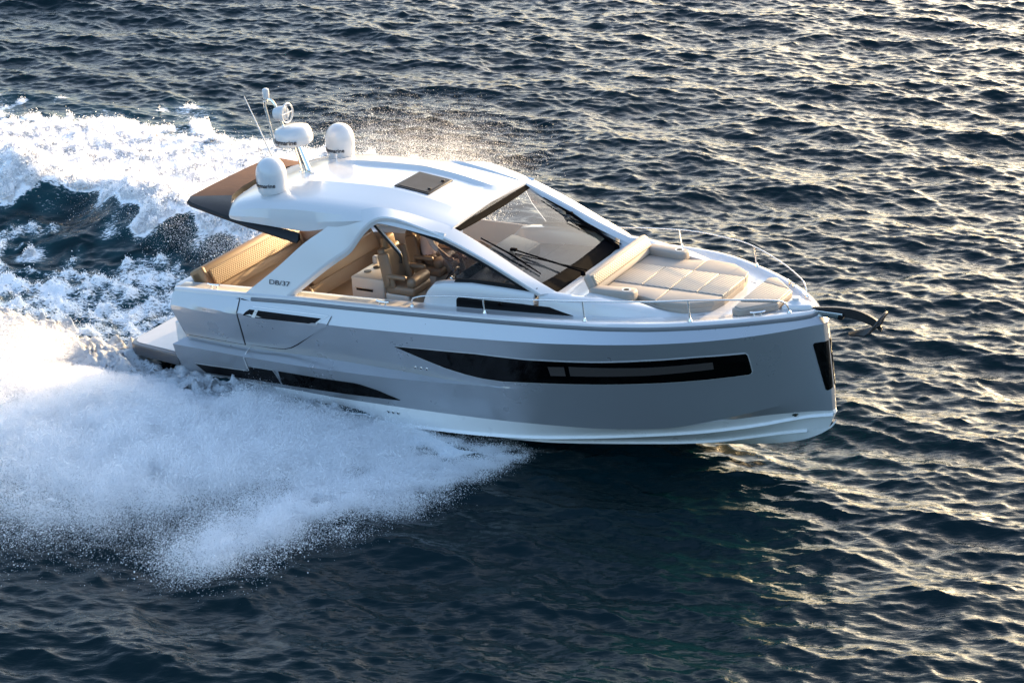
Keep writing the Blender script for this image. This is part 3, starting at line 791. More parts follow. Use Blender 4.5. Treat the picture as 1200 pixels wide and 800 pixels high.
def on_hull(x, z, y=-4.0, d=(0, 1, 0)):
    h_ = HULL_BVH.ray_cast(Vector((x, y, z)), Vector(d).normalized()); n_ = h_[1]
    if n_.dot(Vector(d)) > 0: n_ = -n_
    return h_[0], n_
def fitting(name, x, z, r, parent, y=-4.0, d=(0, 1, 0), sides=(1, -1)):
    p, n_ = on_hull(x, z, y, d)
    b = B()
    mt = Matrix.Translation(p) @ n_.to_track_quat('Z', 'Y').to_matrix().to_4x4()
    b.lathe([(r, -0.004), (r, 0.010), (r * 0.7, 0.016), (r * 0.62, 0.016)], M['chrome'], mt, 14)
    b.lathe([(r * 0.6, 0.012), (r * 0.55, 0.0165)], M['black'], mt, 12)
    return b.build(name, parent)
for x, z in ((4.464, .996), (4.567, 1.000), (4.668, 1.004)): fitting('through_hull_fitting', x, z, 0.026, hull)
for x, z in ((3.842, .141), (3.925, .140), (4.01, .140)): fitting('through_hull_fitting', x, z, 0.026, hull)
fitting('door_latch', 1.564, .985, 0.038, sd[0])
fitting('bow_eye', 10.17, .47, 0.045, hull, d=(-0.3, 1, 0), y=-1.5)

# rub rail, spray rails
def strip(name, ln, prof, mat, parent, i0=0, i1=NT):
    """prof: list of (out, up) around the section, swept along a hull line, one object each side"""
    tang = np.gradient(ln, axis=0)
    for sg in (-1, 1):
        b = B(); rs = []
        for i in range(i0, i1):
            t_ = tang[i] / (np.linalg.norm(tang[i][:2]) + 1e-9)
            nx_, ny_ = abs(t_[1]), abs(t_[0])
            rs.append([Vector((ln[i][0] + nx_ * o_, (ln[i][1] + ny_ * o_) * sg, ln[i][2] + u_)) for o_, u_ in prof])
        b.loft(rs, mat, closed=True, cap=True)
        b.build(name, parent)
i_rub = int(np.argmax(RUB[:, 0] > 1.43))
strip('rub_rail', RUB, [(-.02, .012), (.024, .008), (.034, -.018), (.030, -.040), (-.02, -.052)], M['rub'], yacht, i_rub)
i3 = int(np.argmax(LN[6][:, 0] > 3.0))
strip('spray_rail', LN[6], [(-.03, .045), (.035, -.005), (.04, -.018), (-.03, -.022)], M['bottom'], hull, i3, NT - 8)
i4 = int(np.argmax(LN[7][:, 0] > 4.0))
strip('spray_rail', LN[7], [(-.03, .04), (.032, -.004), (.036, -.015), (-.03, -.02)], M['bottom'], hull, i4, NT - 22)

# swim platform
b = B()
pp = [(-1.10, -1.52), (-1.04, -1.64), (-0.94, -1.69), (0.02, -1.80), (0.02, 1.80), (-0.94, 1.69), (-1.04, 1.64), (-1.10, 1.52)]
b.prism(pp, .345, .53, M['platform'], 0.02)
sp_ = b.build('swim_platform', yacht)
b = B(); b.prism([(p[0] * 0.96 + (0.02 if p[0] > 0 else 0), p[1] * 0.955) for p in pp], .532, .542, M['pdeck']); b.build('platform_deck', sp_)
b = B(); b.box((-.05, 0, .74), (.42, 2.9, .40), M['gel'], bevel=.03); b.box((-.02, 0, 1.25), (.24, 3.0, .70), M['gel'], bevel=.04)
b.build('transom', yacht)

# --- deck: gunwale, side decks, cockpit well
zr = lambda x: ev(RUBZ, x)
ND = 90
xd = 0.08 + (10.04 - 0.08) * (1 - (1 - np.linspace(0, 1, ND)) ** 1.9)
for sg in (-1, 1):
    db = B(); rs = []
    for x in xd:
        w = float(ev([q for q in YX if q[0] >= 0], x)); z = float(zr(x))
        k = min(1, w / 0.6)
        ax = x - 0.25 * (1 - k)
        inset = lambda q: max(0.0, w - q * k)
        rs.append([(x, w * sg, z), (x - .01, inset(.012) * sg, z + .035), (x - .02, inset(.05) * sg, z + .048), (x - .04, inset(.12) * sg, z + .048), (x - .05, inset(.15) * sg, z + .015), (x - .06, inset(.40) * sg, z + .010)])
    db.loft(rs, M['gel'])
    db.build('side_deck', yacht, angle=50)
# cockpit lining
for sg in (-1, 1):
    b = B(); rs = []
    for x in np.linspace(0.1, 5.6, 24):
        w = float(ev([q for q in YX if q[0] >= 0], x)); z = float(zr(x))
        rs.append([(x, (w - .399) * sg, z + .0115), (x, (w - .43) * sg, z - .04), (x, (w - .46) * sg, 0.9)])
    b.loft(rs, M['liner'])
    b.build('cockpit_lining', yacht, angle=50)
b = B(); b.box((1.5, 0, .90), (2.7, 2.75, .05), M['teak']); b.box((4.1, 0, 1.10), (2.6, 2.72, .05), M['teak']); b.box((2.83, 0, 1.0), (.05, 2.72, .20), M['unit'])
b.build('cockpit_floor', yacht)
b = B(); b.box((5.46, 0, 1.52), (.06, 2.7, 1.0), M['dash']); b.build('companionway_bulkhead', yacht)

# --- coachroof / foredeck
def tw(x): return float(pchip([4.4, 6.7, 7.3, 7.9, 8.4, 8.9, 9.3, 9.6], [1.43, 1.42, 1.33, 1.18, 1.0, .74, .5, .30], x))
def tz(x): return float(pchip([4.4, 5.26, 6.5, 7.0, 7.6, 8.0, 8.3, 8.9, 9.6], [2.16, 2.285, 2.26, 2.235, 2.185, 2.12, 2.055, 2.03, 2.03], x))
def ti(x): return float(pchip([6.3, 6.6, 6.85, 7.0], [2.09, 2.155, 2.20, 2.225], x))
cb = B()
for sg in (-1, 1):
    rs = []                                    # side coaming round the helm: a wall with a rounded aft end
    for x, hgt, ins in ((4.42, .02, .05), (4.44, .12, .03), (4.50, .20, .01), (4.62, .255, 0), (4.8, .29, 0), (5.26, .31, 0), (5.8, .315, 0), (6.3, .28, 0)):
        z0 = float(zr(x)) + .01; zt = min(z0 + hgt + 0.06 * (x > 4.6), tz(x)); w = 1.43 - ins
        rs.append([(x, w * sg, z0), (x, (w - .02) * sg, zt - .07), (x, (w - .05) * sg, zt - .02), (x, (w - .10) * sg, zt), (x, (w - .20 + 2 * ins) * sg, zt - .01), (x, (w - .23 + 3 * ins) * sg, zt - .06), (x, (w - .24 + 3 * ins) * sg, z0 - .3)])
    cb.loft(rs, M['gel'], cap=True)
xs_ = np.concatenate([[6.38, 6.45], np.linspace(6.55, 7.0, 8), [7.01], np.linspace(7.1, 9.55, 40)])
rs = []
for x in xs_:
    w, z = tw(x), tz(x); z0 = float(zr(x)) + .008
    rec = 7.005 < x < 8.85                      # the sunpad lies in a shallow recess
    yr = min(.97, w - .16) if rec else w * .8
    zi = 1.985 if rec else (ti(x) if x < 7.005 else z + .004)
    half = [(w, z0), (w - .02, z - .10), (w - .05, z - .035), (w - .11, z), (max(yr + .03, w - .2), z + .003), (yr, zi if not rec else z), (yr - .01, zi), (0, zi)]
    half = [(max(p[0], 0), p[1] if (rec and i_ > 5) else max(p[1], z0)) for i_, p in enumerate(half)]
    rs.append([(x, -p[0], p[1]) for p in half] + [(x, p[0], p[1]) for p in reversed(half[:-1])])
cb.loft(rs, M['gel'], cap=True)
coach = cb.build('coachroof', yacht, angle=32)
# bow deck plate in front of the coachroof
b = B()
fp = []
for x in np.linspace(8.4, 9.97, 16): fp.append((x, -max(0.02, float(ev([q for q in YX if q[0] >= 0], x)) - .10)))
fp = fp + [(p[0], -p[1]) for p in reversed(fp)]
b.prism(fp, 0, .02, M['gel'], zf=lambda x, y: float(zr(x)) - .012)
b.build('foredeck', yacht)
def trunk_y(x): return tw(x) if x > 6.3 else 1.43
for sg in (-1, 1):
    b = B(); rs = []
    for x in np.concatenate([[5.02, 5.035, 5.06], np.linspace(5.1, 6.55, 14), np.linspace(6.6, 7.02, 8)]):
        zt_ = float(np.interp(x, [5.02, 5.035, 5.06, 5.1, 6.10, 6.55, 7.02], [2.0, 2.03, 2.045, 2.05, 2.085, 2.092, 1.99]))
        zb_ = float(np.interp(x, [5.02, 5.1, 6.5, 7.02], [1.84, 1.83, 1.93, 1.985])); y_ = trunk_y(x)
        rs.append([(x, (y_ + .010) * sg, zb_), (x, (y_ - .002) * sg, zt_), (x, (y_ - .03) * sg, zt_), (x, (y_ - .03) * sg, zb_)])
    b.loft(rs, M['blackglass'], closed=True, cap=True)
    b.build('cabin_window', coach)

# --- dashboard
b = B()
b.prism([(5.42, -1.20), (6.1, -1.19), (6.28, -1.1), (6.36, 0), (6.28, 1.1), (6.1, 1.19), (5.42, 1.20)], 1.97, 2.04, M['dash'], 0.02, zf=lambda x, y: .03 * (x - 5.4))
b.box((5.05, -.62, 1.96), (.75, 1.20, .16), M['dash'], Matrix.Rotation(R(-6), 4, 'Y'), .04)
b.box((5.05, .72, 1.95), (.75, .95, .12), M['dash'], Matrix.Rotation(R(-4), 4, 'Y'), .04)
b.box((4.95, 0, 1.5), (.9, 2.6, .80), M['dash'], bevel=.05)
dash = b.build('dashboard', yacht)
b = B(); b.box((5.0, .36, 2.13), (.52, .75, .20), M['dash'], Matrix.Rotation(R(10), 4, 'Y'), .03); b.build('instrument_binnacle', dash)
b = B(); b.box((4.72, -.45, 2.02), (.03, .8, .22), M['blackglass'], Matrix.Rotation(R(-35), 4, 'Y'), .01); b.build('display_screen', dash)
# steering wheel
b = B()
wm = Matrix.Translation((4.33, -.42, 1.90)) @ Matrix.Rotation(R(-62), 4, 'Y')
b.tube([wm @ Vector((.19 * math.cos(a), .19 * math.sin(a), 0)) for a in np.linspace(0, 2 * math.pi, 33)], 0.016, M['black'], 8)
for k in range(3):
    a = k * 2.094 + .5
    b.tube([wm @ Vector((0, 0, -.02)), wm @ Vector((.19 * math.cos(a), .19 * math.sin(a), 0))], 0.012, M['chrome'], 8)
b.tube([wm @ Vector((0, 0, .01)), wm @ Vector((0, 0, -.25))], 0.03, M['chrome'], 10)
b.build('steering_wheel', yacht)

# --- hardtop
def rzc(x): return float(pchip([.70, .95, 1.55, 2.5, 3.3, 3.8, 4.3, 4.86], [2.99, 3.06, 3.19, 3.27, 3.285, 3.24, 3.155, 3.03], x))
def rsh(x): return float(pchip([.70, .95, 1.55, 2.5, 3.3, 3.8, 4.3, 4.86], [2.93, 2.99, 3.11, 3.175, 3.18, 3.145, 3.08, 2.985], x))
def redge(x): return float(pchip([.70, .95, 1.55, 2.3, 3.0, 3.7, 4.86], [2.80, 2.76, 2.74, 2.72, 2.86, 3.02, 2.93], x))
rb = B()
rs = []
for x in np.concatenate([[.70, .72, .76, .82, .9, 1.0], np.linspace(1.15, 4.86, 44)]):
    zc, zs, ze = rzc(x), rsh(x), redge(x)
    # plan outline: the aft corners are rounded
    wo = 1.40 * (1 - max(0, (1.12 - x) / .42) ** 2.6 * .62) if x < 1.12 else 1.40
    k = wo / 1.40
    g = .05 * min(1, max(0, (x - 1.7) / .6)) * min(1, max(0, (4.8 - x) / .5))
    tk = min(1, max(.12, (x - .69) / .16))
    zm = (zc + ze) / 2 if x < 1 else None
    half = [(0, zc - g), (.28 * k, zc - g - .004), (.47 * k, zc - g - .012), (.55 * k, zc - .008), (.8 * k, zc - (zc - zs) * .5), (1.05 * k, zs + .015), (1.18 * k, zs - .012), (1.28 * k, zs - .05), (1.36 * k, zs - .12 if zs - .12 > ze + .03 else ze + .05), (1.40 * k, (zs - .12 + ze) / 2), (1.38 * k, ze + .01), (1.28 * k, ze - .01), (.9 * k, ze + .04), (0, ze + .09)]
    if tk < 1:
        mid_ = half[9][1] + .05
        half = [(p[0], mid_ + (p[1] - mid_) * tk ** .5) for p in half]
    rs.append([(x, -p[0], p[1]) for p in half] + [(x, p[0], p[1]) for p in reversed(half[1:-1])])
nrow = len(rs[0])
rb.loft(rs, M['gel'], closed=True, cap=True, matf=lambda j, k: M['liner'] if 11 <= k <= 14 else M['gel'])
roof = rb.build('hardtop', yacht, angle=24)
# hatch
b = B()
hz = lambda x, y: rzc(x) - .055
b.prism([(3.40, -.36), (4.0, -.36), (4.0, .36), (3.40, .36)], 0, .02, M['black'], 0.006, zf=hz)
ha = b.build('sunroof_hatch', roof)
b = B(); b.prism([(3.44, -.32), (3.96, -.32), (3.96, .32), (3.44, .32)], .0205, .026, M['hatchpane'], 0, zf=hz); b.build('hatch_glass', ha)
for y in (-.2, .2):
    b = B(); b.box((3.92, y, rzc(3.92) - .022), (.05, .03, .02), M['black'], bevel=.005); b.build('latch', ha)

# dark wing round the aft end of the roof
b = B()
def wing(side):
    outer = [(.00, 0, 2.90), (.00, .6, 2.895), (.01, 1.06, 2.885), (.05, 1.17, 2.87), (.16, 1.23, 2.85), (.7, 1.32, 2.785), (1.3, 1.40, 2.71), (1.9, 1.47, 2.645), (2.34, 1.52, 2.60)]
    inner = [(.62, 0, 2.985), (.62, .45, 2.97), (.66, .80, 2.93), (.78, 1.0, 2.89), (.95, 1.12, 2.86), (1.2, 1.22, 2.81), (1.5, 1.28, 2.77), (1.95, 1.36, 2.73), (2.34, 1.42, 2.71)]
    return outer, inner
for sg in (-1, 1):
    o_, i_ = wing(sg); rs = []
    for p, q in zip(o_, i_):
        p = Vector((p[0], p[1] * sg, p[2])); q = Vector((q[0], q[1] * sg, q[2]))
        rs.append([p, p + Vector((.02, -.02 * sg, .035)), p.lerp(q, .55) + Vector((0, 0, .02)), q + Vector((0, 0, .0)), q - Vector((0, 0, .10)), p - Vector((0, 0, .025))])
    b.loft(rs, None, closed=True, matf=lambda j, k: M['bronze'] if (j < 2 and k in (0, 1, 2)) or (j < 3 and k == 1 and sg > 0) or (sg > 0 and k in (0, 1, 2)) else M['black'])
b.build('roof_spoiler', roof, angle=30)

# arch: pillar, roof side frame and windscreen pillar in one sweep, each side
A_l = [(1.417, -1.72, 1.735), (1.95, -1.615, 2.16), (2.42, -1.50, 2.575), (2.72, -1.41, 2.79), (3.0, -1.33, 2.985), (3.3, -1.27, 3.12), (3.62, -1.17, 3.188), (4.0, -1.12, 3.15), (4.4, -1.10, 3.085), (4.85, -1.085, 2.985), (5.5, -1.12, 2.715), (6.1, -1.16, 2.44), (6.62, -1.20, 2.235)]
B_l = [(2.2, -1.745, 1.775), (2.5, -1.66, 2.02), (2.79, -1.57, 2.26), (3.02, -1.52, 2.43), (3.25, -1.48, 2.60), (3.52, -1.45, 2.93), (3.76, -1.43, 3.10), (4.02, -1.42, 3.135), (4.42, -1.41, 3.055), (4.89, -1.40, 2.92), (5.45, -1.40, 2.705), (5.95, -1.40, 2.475), (6.40, -1.41, 2.262)]
Al = smooth_path(A_l, 6); Bl = smooth_path(B_l, 6)
arches = []
for sg in (-1, 1):
    ab = B(); rs = []
    for p, q in zip(Al, Bl):
        c_ = (q - p); n_ = Vector((-.25, -.62, .74)).normalized()
        e_ = c_.normalized()
        dn = Vector((0.0, .50, -.86)) * .10
        prof = [p + dn * .9, p + dn * .18, p + e_ * .018 + n_ * .006, p.lerp(q, .5) + n_ * .012, q - e_ * .022 + n_ * .006, q + dn * .18, q + dn * .95]
        rs.append([Vector((v.x, v.y * -sg, v.z)) for v in prof])
    ab.loft(rs, M['gel'], closed=True, cap=True)
    arches.append(ab.build('side_arch', yacht, angle=22))

# windscreen
def wsz(x): return 2.97 - .543 * (x - 4.84)
b = B(); rs = []; NW = 14
for k in range(NW + 1):
    v = .034 + .932 * k / NW; y = -1.16 + 2.32 * v; bow_ = 1 - (y / 1.16) ** 2
    xt = 4.86 + .03 * bow_; xb = 6.34 + .06 * bow_
    rs.append([(xt + (xb - xt) * s_, y, wsz(xt + (xb - xt) * s_) + .035 * bow_ * math.sin(math.pi * s_)) for s_ in np.linspace(.044, .886, 9)])
b.loft(rs, M['ws'])
ws = b.build('windshield', yacht)
b = B()
def wsp(s_, v, up=.0):
    y = -1.16 + 2.32 * v; bow_ = 1 - (y / 1.16) ** 2; xt = 4.86 + .03 * bow_; xb = 6.34 + .06 * bow_; x = xt + (xb - xt) * s_
    return Vector((x + up * .48, y, wsz(x) + .035 * bow_ * math.sin(math.pi * s_) + up * .88))
def ws_band(v0, v1, s0, s1, n=14):
    for up in (.006,):
        rs_ = [[wsp(s0[0] + (s1[0] - s0[0]) * k / n if False else s, v0 + (v1 - v0) * k / n, up) for s in np.linspace(s0[0], s0[1], 5)] for k in range(n + 1)]
        b.loft(rs_, M['matt'])
ws_band(0, 1, (-.03, .045), None); ws_band(0, 1, (.885, 1.03), None)
ws_band(0, .035, (0.045, .885), None, 3); ws_band(.965, 1, (0.045, .885), None, 3)
fr = b.build('windshield_border', ws)
sm_ = fr.modifiers.new('thick', 'SOLIDIFY'); sm_.thickness = .008
def wiper(pivot, elbow, tip0, tip1, elbow2):
    b_ = B()
    up = Vector((.02, 0, .03))
    b_.lathe([(.035, -.02), (.035, .03), (.02, .045)], M['matt'], Matrix.Translation(Vector(pivot)), 12)
    b_.tube([Vector(pivot) + up, Vector(elbow) + up * 1.4], [.016, .011], M['matt'], 8)
    b_.tube([Vector(pivot) + up + Vector((.0, .09, 0)), Vector(elbow2) + up * 1.4], .009, M['matt'], 8)
    b_.tube([Vector(tip0) + up * .6, Vector(tip0).lerp(Vector(tip1), .5) + up * 1.3, Vector(tip1) + up * .6], [.010, .016, .010], M['matt'], 8)
    b_.box(Vector(elbow) + up * 1.4, (.10, .06, .04), M['matt'], bevel=.01)
    return b_.build('wiper', ws)
wiper((6.47, -.20, 2.16), (5.595, -.72, 2.57), (5.196, -.93, 2.79), (6.088, -.80, 2.305), (5.66, -.80, 2.54))
wiper((6.40, 1.06, 2.13), (5.60, 1.02, 2.57), (5.185, 1.0, 2.80), (6.08, 1.10, 2.31), (5.66, .90, 2.54))

# side windows between arch and coaming
sw_poly = [(4.60, 2.96), (4.9, 2.88), (5.45, 2.68), (5.95, 2.45), (6.33, 2.262), (5.7, 2.275), (5.26, 2.27), (5.08, 2.25), (4.80, 2.58)]
for sg in (-1, 1):
    b = B()
    V = [(p[0], sg * 1.345, p[1]) for p in sw_poly]; W = [(p[0], sg * 1.337, p[1]) for p in sw_poly]; n = len(sw_poly)
    b.faces_from(V + W, [list(range(n)), list(range(2 * n - 1, n - 1, -1))] + [[k, (k + 1) % n, (k + 1) % n + n, k + n] for k in range(n)], M['sideglass'])
    sw = b.build('side_window', yacht)
    def bar(pts, w_):
        b_ = B(); rs_ = []
        for i, p in enumerate(pts):
            rs_.append([Vector((p[0], sg * 1.352, p[1])), Vector((p[0] + w_[0], sg * 1.352, p[1] + w_[1])), Vector((p[0] + w_[0], sg * 1.330, p[1] + w_[1])), Vector((p[0], sg * 1.330, p[1]))])
        b_.loft(rs_, M['black'], closed=True, cap=True)
        b_.build('window_frame', sw, angle=30)
    bar([(4.25, 3.055), (4.9, 2.90), (5.45, 2.70), (5.95, 2.47), (6.36, 2.27)], (-.05, -.10))
    bar([(4.95, 2.225), (5.26, 2.252), (5.7, 2.258), (6.30, 2.25)], (0.04, .075))
# grab post hanging from the roof beside the helm
b = B(); b.tube([(3.36, -1.0, 2.90), (3.42, -1.0, 2.82), (3.82, -1.0, 2.42), (3.84, -1.0, 2.37), (3.83, -1.0, 2.28)], .026, M['black'], 8); pst = b.build('grab_post', yacht)
b = B(); b.tube([(3.44, -1.005, 2.845), (3.85, -1.005, 2.435)], .013, M['gel'], 8); b.build('post_edge', pst)

# --- lettering
def text_mesh(body, size, parent, mtx, name='lettering', bend=None, extrude=.002):
    cu = bpy.data.curves.new('txt', 'FONT'); cu.body = body; cu.size = size; cu.align_x = 'CENTER'; cu.align_y = 'CENTER'; cu.extrude = extrude; cu.offset = size * .018 if body[0] == 'R' else 0.0
    to = bpy.data.objects.new('txt', cu); COL.objects.link(to)
    dg = bpy.context.evaluated_depsgraph_get()
    me = bpy.data.meshes.new_from_object(to.evaluated_get(dg)); bpy.data.objects.remove(to)
    bmm = bmesh.new(); bmm.from_mesh(me)
    if bend:
        bmesh.ops.subdivide_edges(bmm, edges=[e for e in bmm.edges if e.calc_length() > .02], cuts=2)
        for v in bmm.verts:
            a_ = v.co.x / bend; r_ = bend + v.co.z
            v.co = Vector((r_ * math.sin(a_), v.co.y, r_ * math.cos(a_)))
    bmesh.ops.transform(bmm, matrix=mtx, verts=bmm.verts)
    bmm.to_mesh(me); bmm.free(); me.materials.clear(); me.materials.append(M['letter'])
    o = bpy.data.objects.new(name, me); COL.objects.link(o); o.parent = parent
    return o
def frame(o_, xd_, nd_):
    x = Vector(xd_).normalized(); z = Vector(nd_).normalized(); y = z.cross(x).normalized(); x = y.cross(z)
    return Matrix(((x.x, y.x, z.x, o_[0]), (x.y, y.y, z.y, o_[1]), (x.z, y.z, z.z, o_[2]), (0, 0, 0, 1)))
for sg in (-1, 1):
    # point on the slab near its foot
    p = Vector((1.417, -1.72, 1.735)).lerp(Vector((2.2, -1.745, 1.775)), .5); q = Vector((1.95, -1.615, 2.16)).lerp(Vector((2.5, -1.66, 2.02)), .5)
    up_ = (q - p).normalized(); xx = Vector((1, 0, .02)); nn_ = xx.cross(up_).normalized()
    if nn_.y > 0: nn_ = -nn_
    o_ = p + (q - p) * .62 + nn_ * .022
    if sg == -1:
        text_mesh('DB/37', .10, arches[0], frame(o_, xx, nn_) @ Matrix.Diagonal((1.5, 1, 1, 1)))
    else:
        text_mesh('DB/37', .092, arches[1], frame((o_.x, -o_.y, o_.z), (-1, 0, -.02), (nn_.x, -nn_.y, nn_.z)) @ Matrix.Diagonal((1.45, 1, 1, 1)))

# --- domes, radar and mast
def dome(x, y, z):
    b_ = B()
    prof = [(.212, 0), (.221, .015), (.230, .10), (.236, .19), (.236, .27), (.226, .35), (.200, .42), (.158, .475), (.104, .512), (.045, .528), (.0, .531)]
    b_.lathe(prof, M['gel'], Matrix.Translation((x, y, z)), 40)
    o_ = b_.build('satellite_dome', roof, angle=50)
    b_ = B(); b_.lathe([(.155, -.09), (.175, -.05), (.20, -.004), (.0, -.004)], M['gel'], Matrix.Translation((x, y, z)), 32); b_.build('dome_base', o_)
    # lettering wraps round the shell, read from astern on the starboard side
    nd = Vector((0.03, -1, 0)).normalized()
    text_mesh('Raymarine', .090, o_, frame((x, y, z + .14), Vector((0, 0, 1)).cross(nd), nd), bend=.240)
    return o_
dome(1.57, -.95, 3.15); dome(1.57, .95, 3.15)
b = B()
b.tube([(1.60, 0, 3.14), (1.42, 0, 3.62)], [.06, .045], M['chrome'], 12)
b.tube([(1.50, -.03, 3.16), (1.40, -.03, 3.58)], .022, M['chrome'], 8)
b.box((1.60, 0, 3.17), (.26, .20, .03), M['chrome'], bevel=.01)
b.tube([(1.60, -.10, 3.20), (1.78, -.16, 3.20)], .022, M['chrome'], 8); b.tube([(1.78, -.16, 3.16), (1.78, -.16, 3.24)], .035, M['chrome'], 10)
mast = b.build('radar_mast', roof)
b = B()
mt = Matrix.Translation((1.37, 0, 3.60)) @ Matrix.Rotation(R(-5), 4, 'Y')
b.lathe([(.16, -.012), (.27, 0), (.30, .03), (.31, .10), (.295, .20), (.262, .265), (.19, .292), (.0, .302)], M['gel'], mt, 40)
rd = b.build('radar_dome', mast, angle=50)
nd = Vector((0.03, -1, 0)).normalized()
text_mesh('Raymarine', .105, rd, frame((1.37, 0, 3.70), Vector((0, 0, 1)).cross(nd), nd), bend=.318)
b = B()
hoop = smooth_path([(1.30, .02, 3.60), (1.05, .02, 3.52), (.97, .02, 3.60), (.90, .02, 3.95), (.86, .02, 4.15), (.87, .02, 4.24), (.93, .02, 4.28), (1.02, .02, 4.24), (1.09, .02, 4.10), (1.17, .02, 3.85), (1.22, .02, 3.72)], 5)
b.tube(hoop, .022, M['chrome'], 8)
hp = b.build('light_hoop', mast)
b = B(); b.lathe([(.045, 0), (.05, .03), (.055, .11), (.05, .15), (.03, .165), (0, .168)], M['gel'], Matrix.Translation((.90, .02, 4.28)), 16)
b.tube([(.90, .02, 4.22), (.90, .02, 4.30)], .02, M['chrome'], 8); b.build('anchor_light', mast)
b = B()
hm = Matrix.Translation((1.12, .02, 4.06)) @ Matrix.Rotation(R(80), 4, 'Y')
b.lathe([(.05, -.08), (.10, -.06), (.115, .02), (.115, .10), (.09, .13), (0, .135)], M['gel'], hm, 20)
ring = [Vector((1.27 + .0 * math.sin(a), .02 + .15 * math.cos(a), 4.08 + .15 * math.sin(a))) for a in np.linspace(0, 2 * math.pi, 25)]
b.tube(ring, .014, M['gel'], 8)
b.tube([(1.27, -.13, 4.08), (1.27, .17, 4.08)], .01, M['gel'], 6); b.tube([(1.27, .02, 3.93), (1.27, .02, 4.23)], .01, M['gel'], 6)
b.build('searchlight', mast)
b = B(); b.tube([(.76, 0.05, 3.58), (.45, 0.05, 4.27)], [.013, .007], M['gel'], 6); b.tube([(1.0, .05, 3.02), (.76, .05, 3.58)], .012, M['gel'], 6); b.build('whip_antenna', roof)
for x, y in ((1.55, .42), (1.75, .55)):
    b = B(); b.lathe([(.05, 0), (.055, .02), (.03, .03), (0, .031)], M['chrome'], Matrix.Translation((x, y, rzc(x) - .06)), 14)
    if x > 1.6: b.tube([(x, y, rzc(x) - .04), (x, y, rzc(x) + .09)], .014, M['chrome'], 8)
    b.build('roof_fitting', roof)

# --- cockpit furniture
RY = lambda d_: Matrix.Rotation(R(d_), 4, 'Y')
RZ = lambda d_: Matrix.Rotation(R(d_), 4, 'Z')
def bench(name, x, y0, y1, zt, quilt, pil, lean=-28):
    """transverse bench facing forward"""
    yc, wy_ = (y0 + y1) / 2, (y1 - y0)
    b_ = B(); b_.box((x + .55, yc, 1.08), (.75, wy_, .34), M['unit'], bevel=.02); o_ = b_.build(name, yacht)
    b_ = B(); b_.box((x + .62, yc, 1.30), (.66, wy_ - .02, .15), M['tan'], bevel=.05); b_.build('seat_cushion', o_)
    b_ = B(); b_.box((x + .20, yc, zt - .29), (.27, wy_, .66), M['tan'], RY(lean), .07)
    bk = b_.build('backrest', o_)
    b_ = B(); b_.box((x + .20 + .255 * .5, yc, zt - .29 + .16), (.04, wy_ - .22, .28), quilt, RY(lean), .016)
    b_.build('quilted_pad', bk)
    for s_ in (-1, 1):
        b_ = B(); b_.box((x + .215, yc + s_ * (wy_ / 2 - .05), zt - .28), (.275, .10, .645), M['tan'], RY(lean), .035); b_.build('bolster', bk)
    return o_
bench('stern_sofa', .06, -1.28, 1.28, 1.78, M['tanq'], 0)
bench('cockpit_sofa', 1.62, -.86, 1.25, 1.84, M['tan'], 0)
b = B(); b.box((1.12, .35, 1.42), (.42, .9, .04), M['table'], bevel=.015); b.tube([(1.12, .35, .92), (1.12, .35, 1.41)], .05, M['chrome'], 12); b.build('cockpit_table', yacht)
b = B(); b.box((2.98, -.30, 1.38), (.60, .78, .86), M['unit'], bevel=.025)
gal = b.build('galley_unit', yacht)
b = B()
for x, y in ((2.82, -.42), (2.86, -.22)): b.lathe([(.06, .0), (.06, .012), (.0, .012)], M['black'], Matrix.Translation((x, y, 1.808)), 16)
b.build('cup_holder', gal)
b = B(); b.box((2.92, -.692, 1.62), (.30, .012, .045), M['black'], bevel=.004); b.box((2.92, -.70, 1.645), (.34, .02, .012), M['chrome'], bevel=.003); b.build('drawer_handle', gal)
b = B(); b.box((2.72, -.02, 1.86), (.09, .09, .12), M['gel'], bevel=.02); b.build('switch_box', gal)

def helm_seat(x, y):
    b_ = B(); b_.box((x + .02, y, 1.42), (.42, .50, .62), M['unit'], bevel=.03); o_ = b_.build('helm_seat', yacht)
    b_ = B(); b_.box((x + .08, y, 1.79), (.50, .52, .14), M['seatm'], bevel=.045); b_.build('seat_cushion', o_)
    b_ = B(); b_.box((x + .26, y, 1.93), (.16, .50, .16), M['seatm'], bevel=.06); b_.build('thigh_bolster', o_)
    b_ = B(); b_.box((x - .19, y, 2.12), (.13, .48, .60), M['seatm'], RY(-10), .05)
    for s_ in (-1, 1): b_.box((x - .14, y + s_ * .235, 2.08), (.20, .07, .56), M['seatm'], RY(-10), .035)
    bk = b_.build('backrest', o_)
    b_ = B(); b_.box((x - .235, y, 2.47), (.12, .27, .22), M['tan'], RY(-10), .045); b_.build('headrest', bk)
    for s_ in (-1, 1):
        b_ = B(); b_.box((x + .05, y + s_ * .27, 2.02), (.34, .075, .07), M['seatm'], bevel=.03); b_.box((x - .10, y + s_ * .27, 1.94), (.06, .06, .16), M['seatm'], bevel=.02); b_.build('armrest', o_)
    return o_
helm_seat(3.66, -.70); helm_seat(3.60, .18)

# far-side sill things seen through the glass
b = B(); b.box((4.6, 1.36, 2.02), (2.2, .05, .35), M['liner'], bevel=.015); b.build('side_panel', yacht)

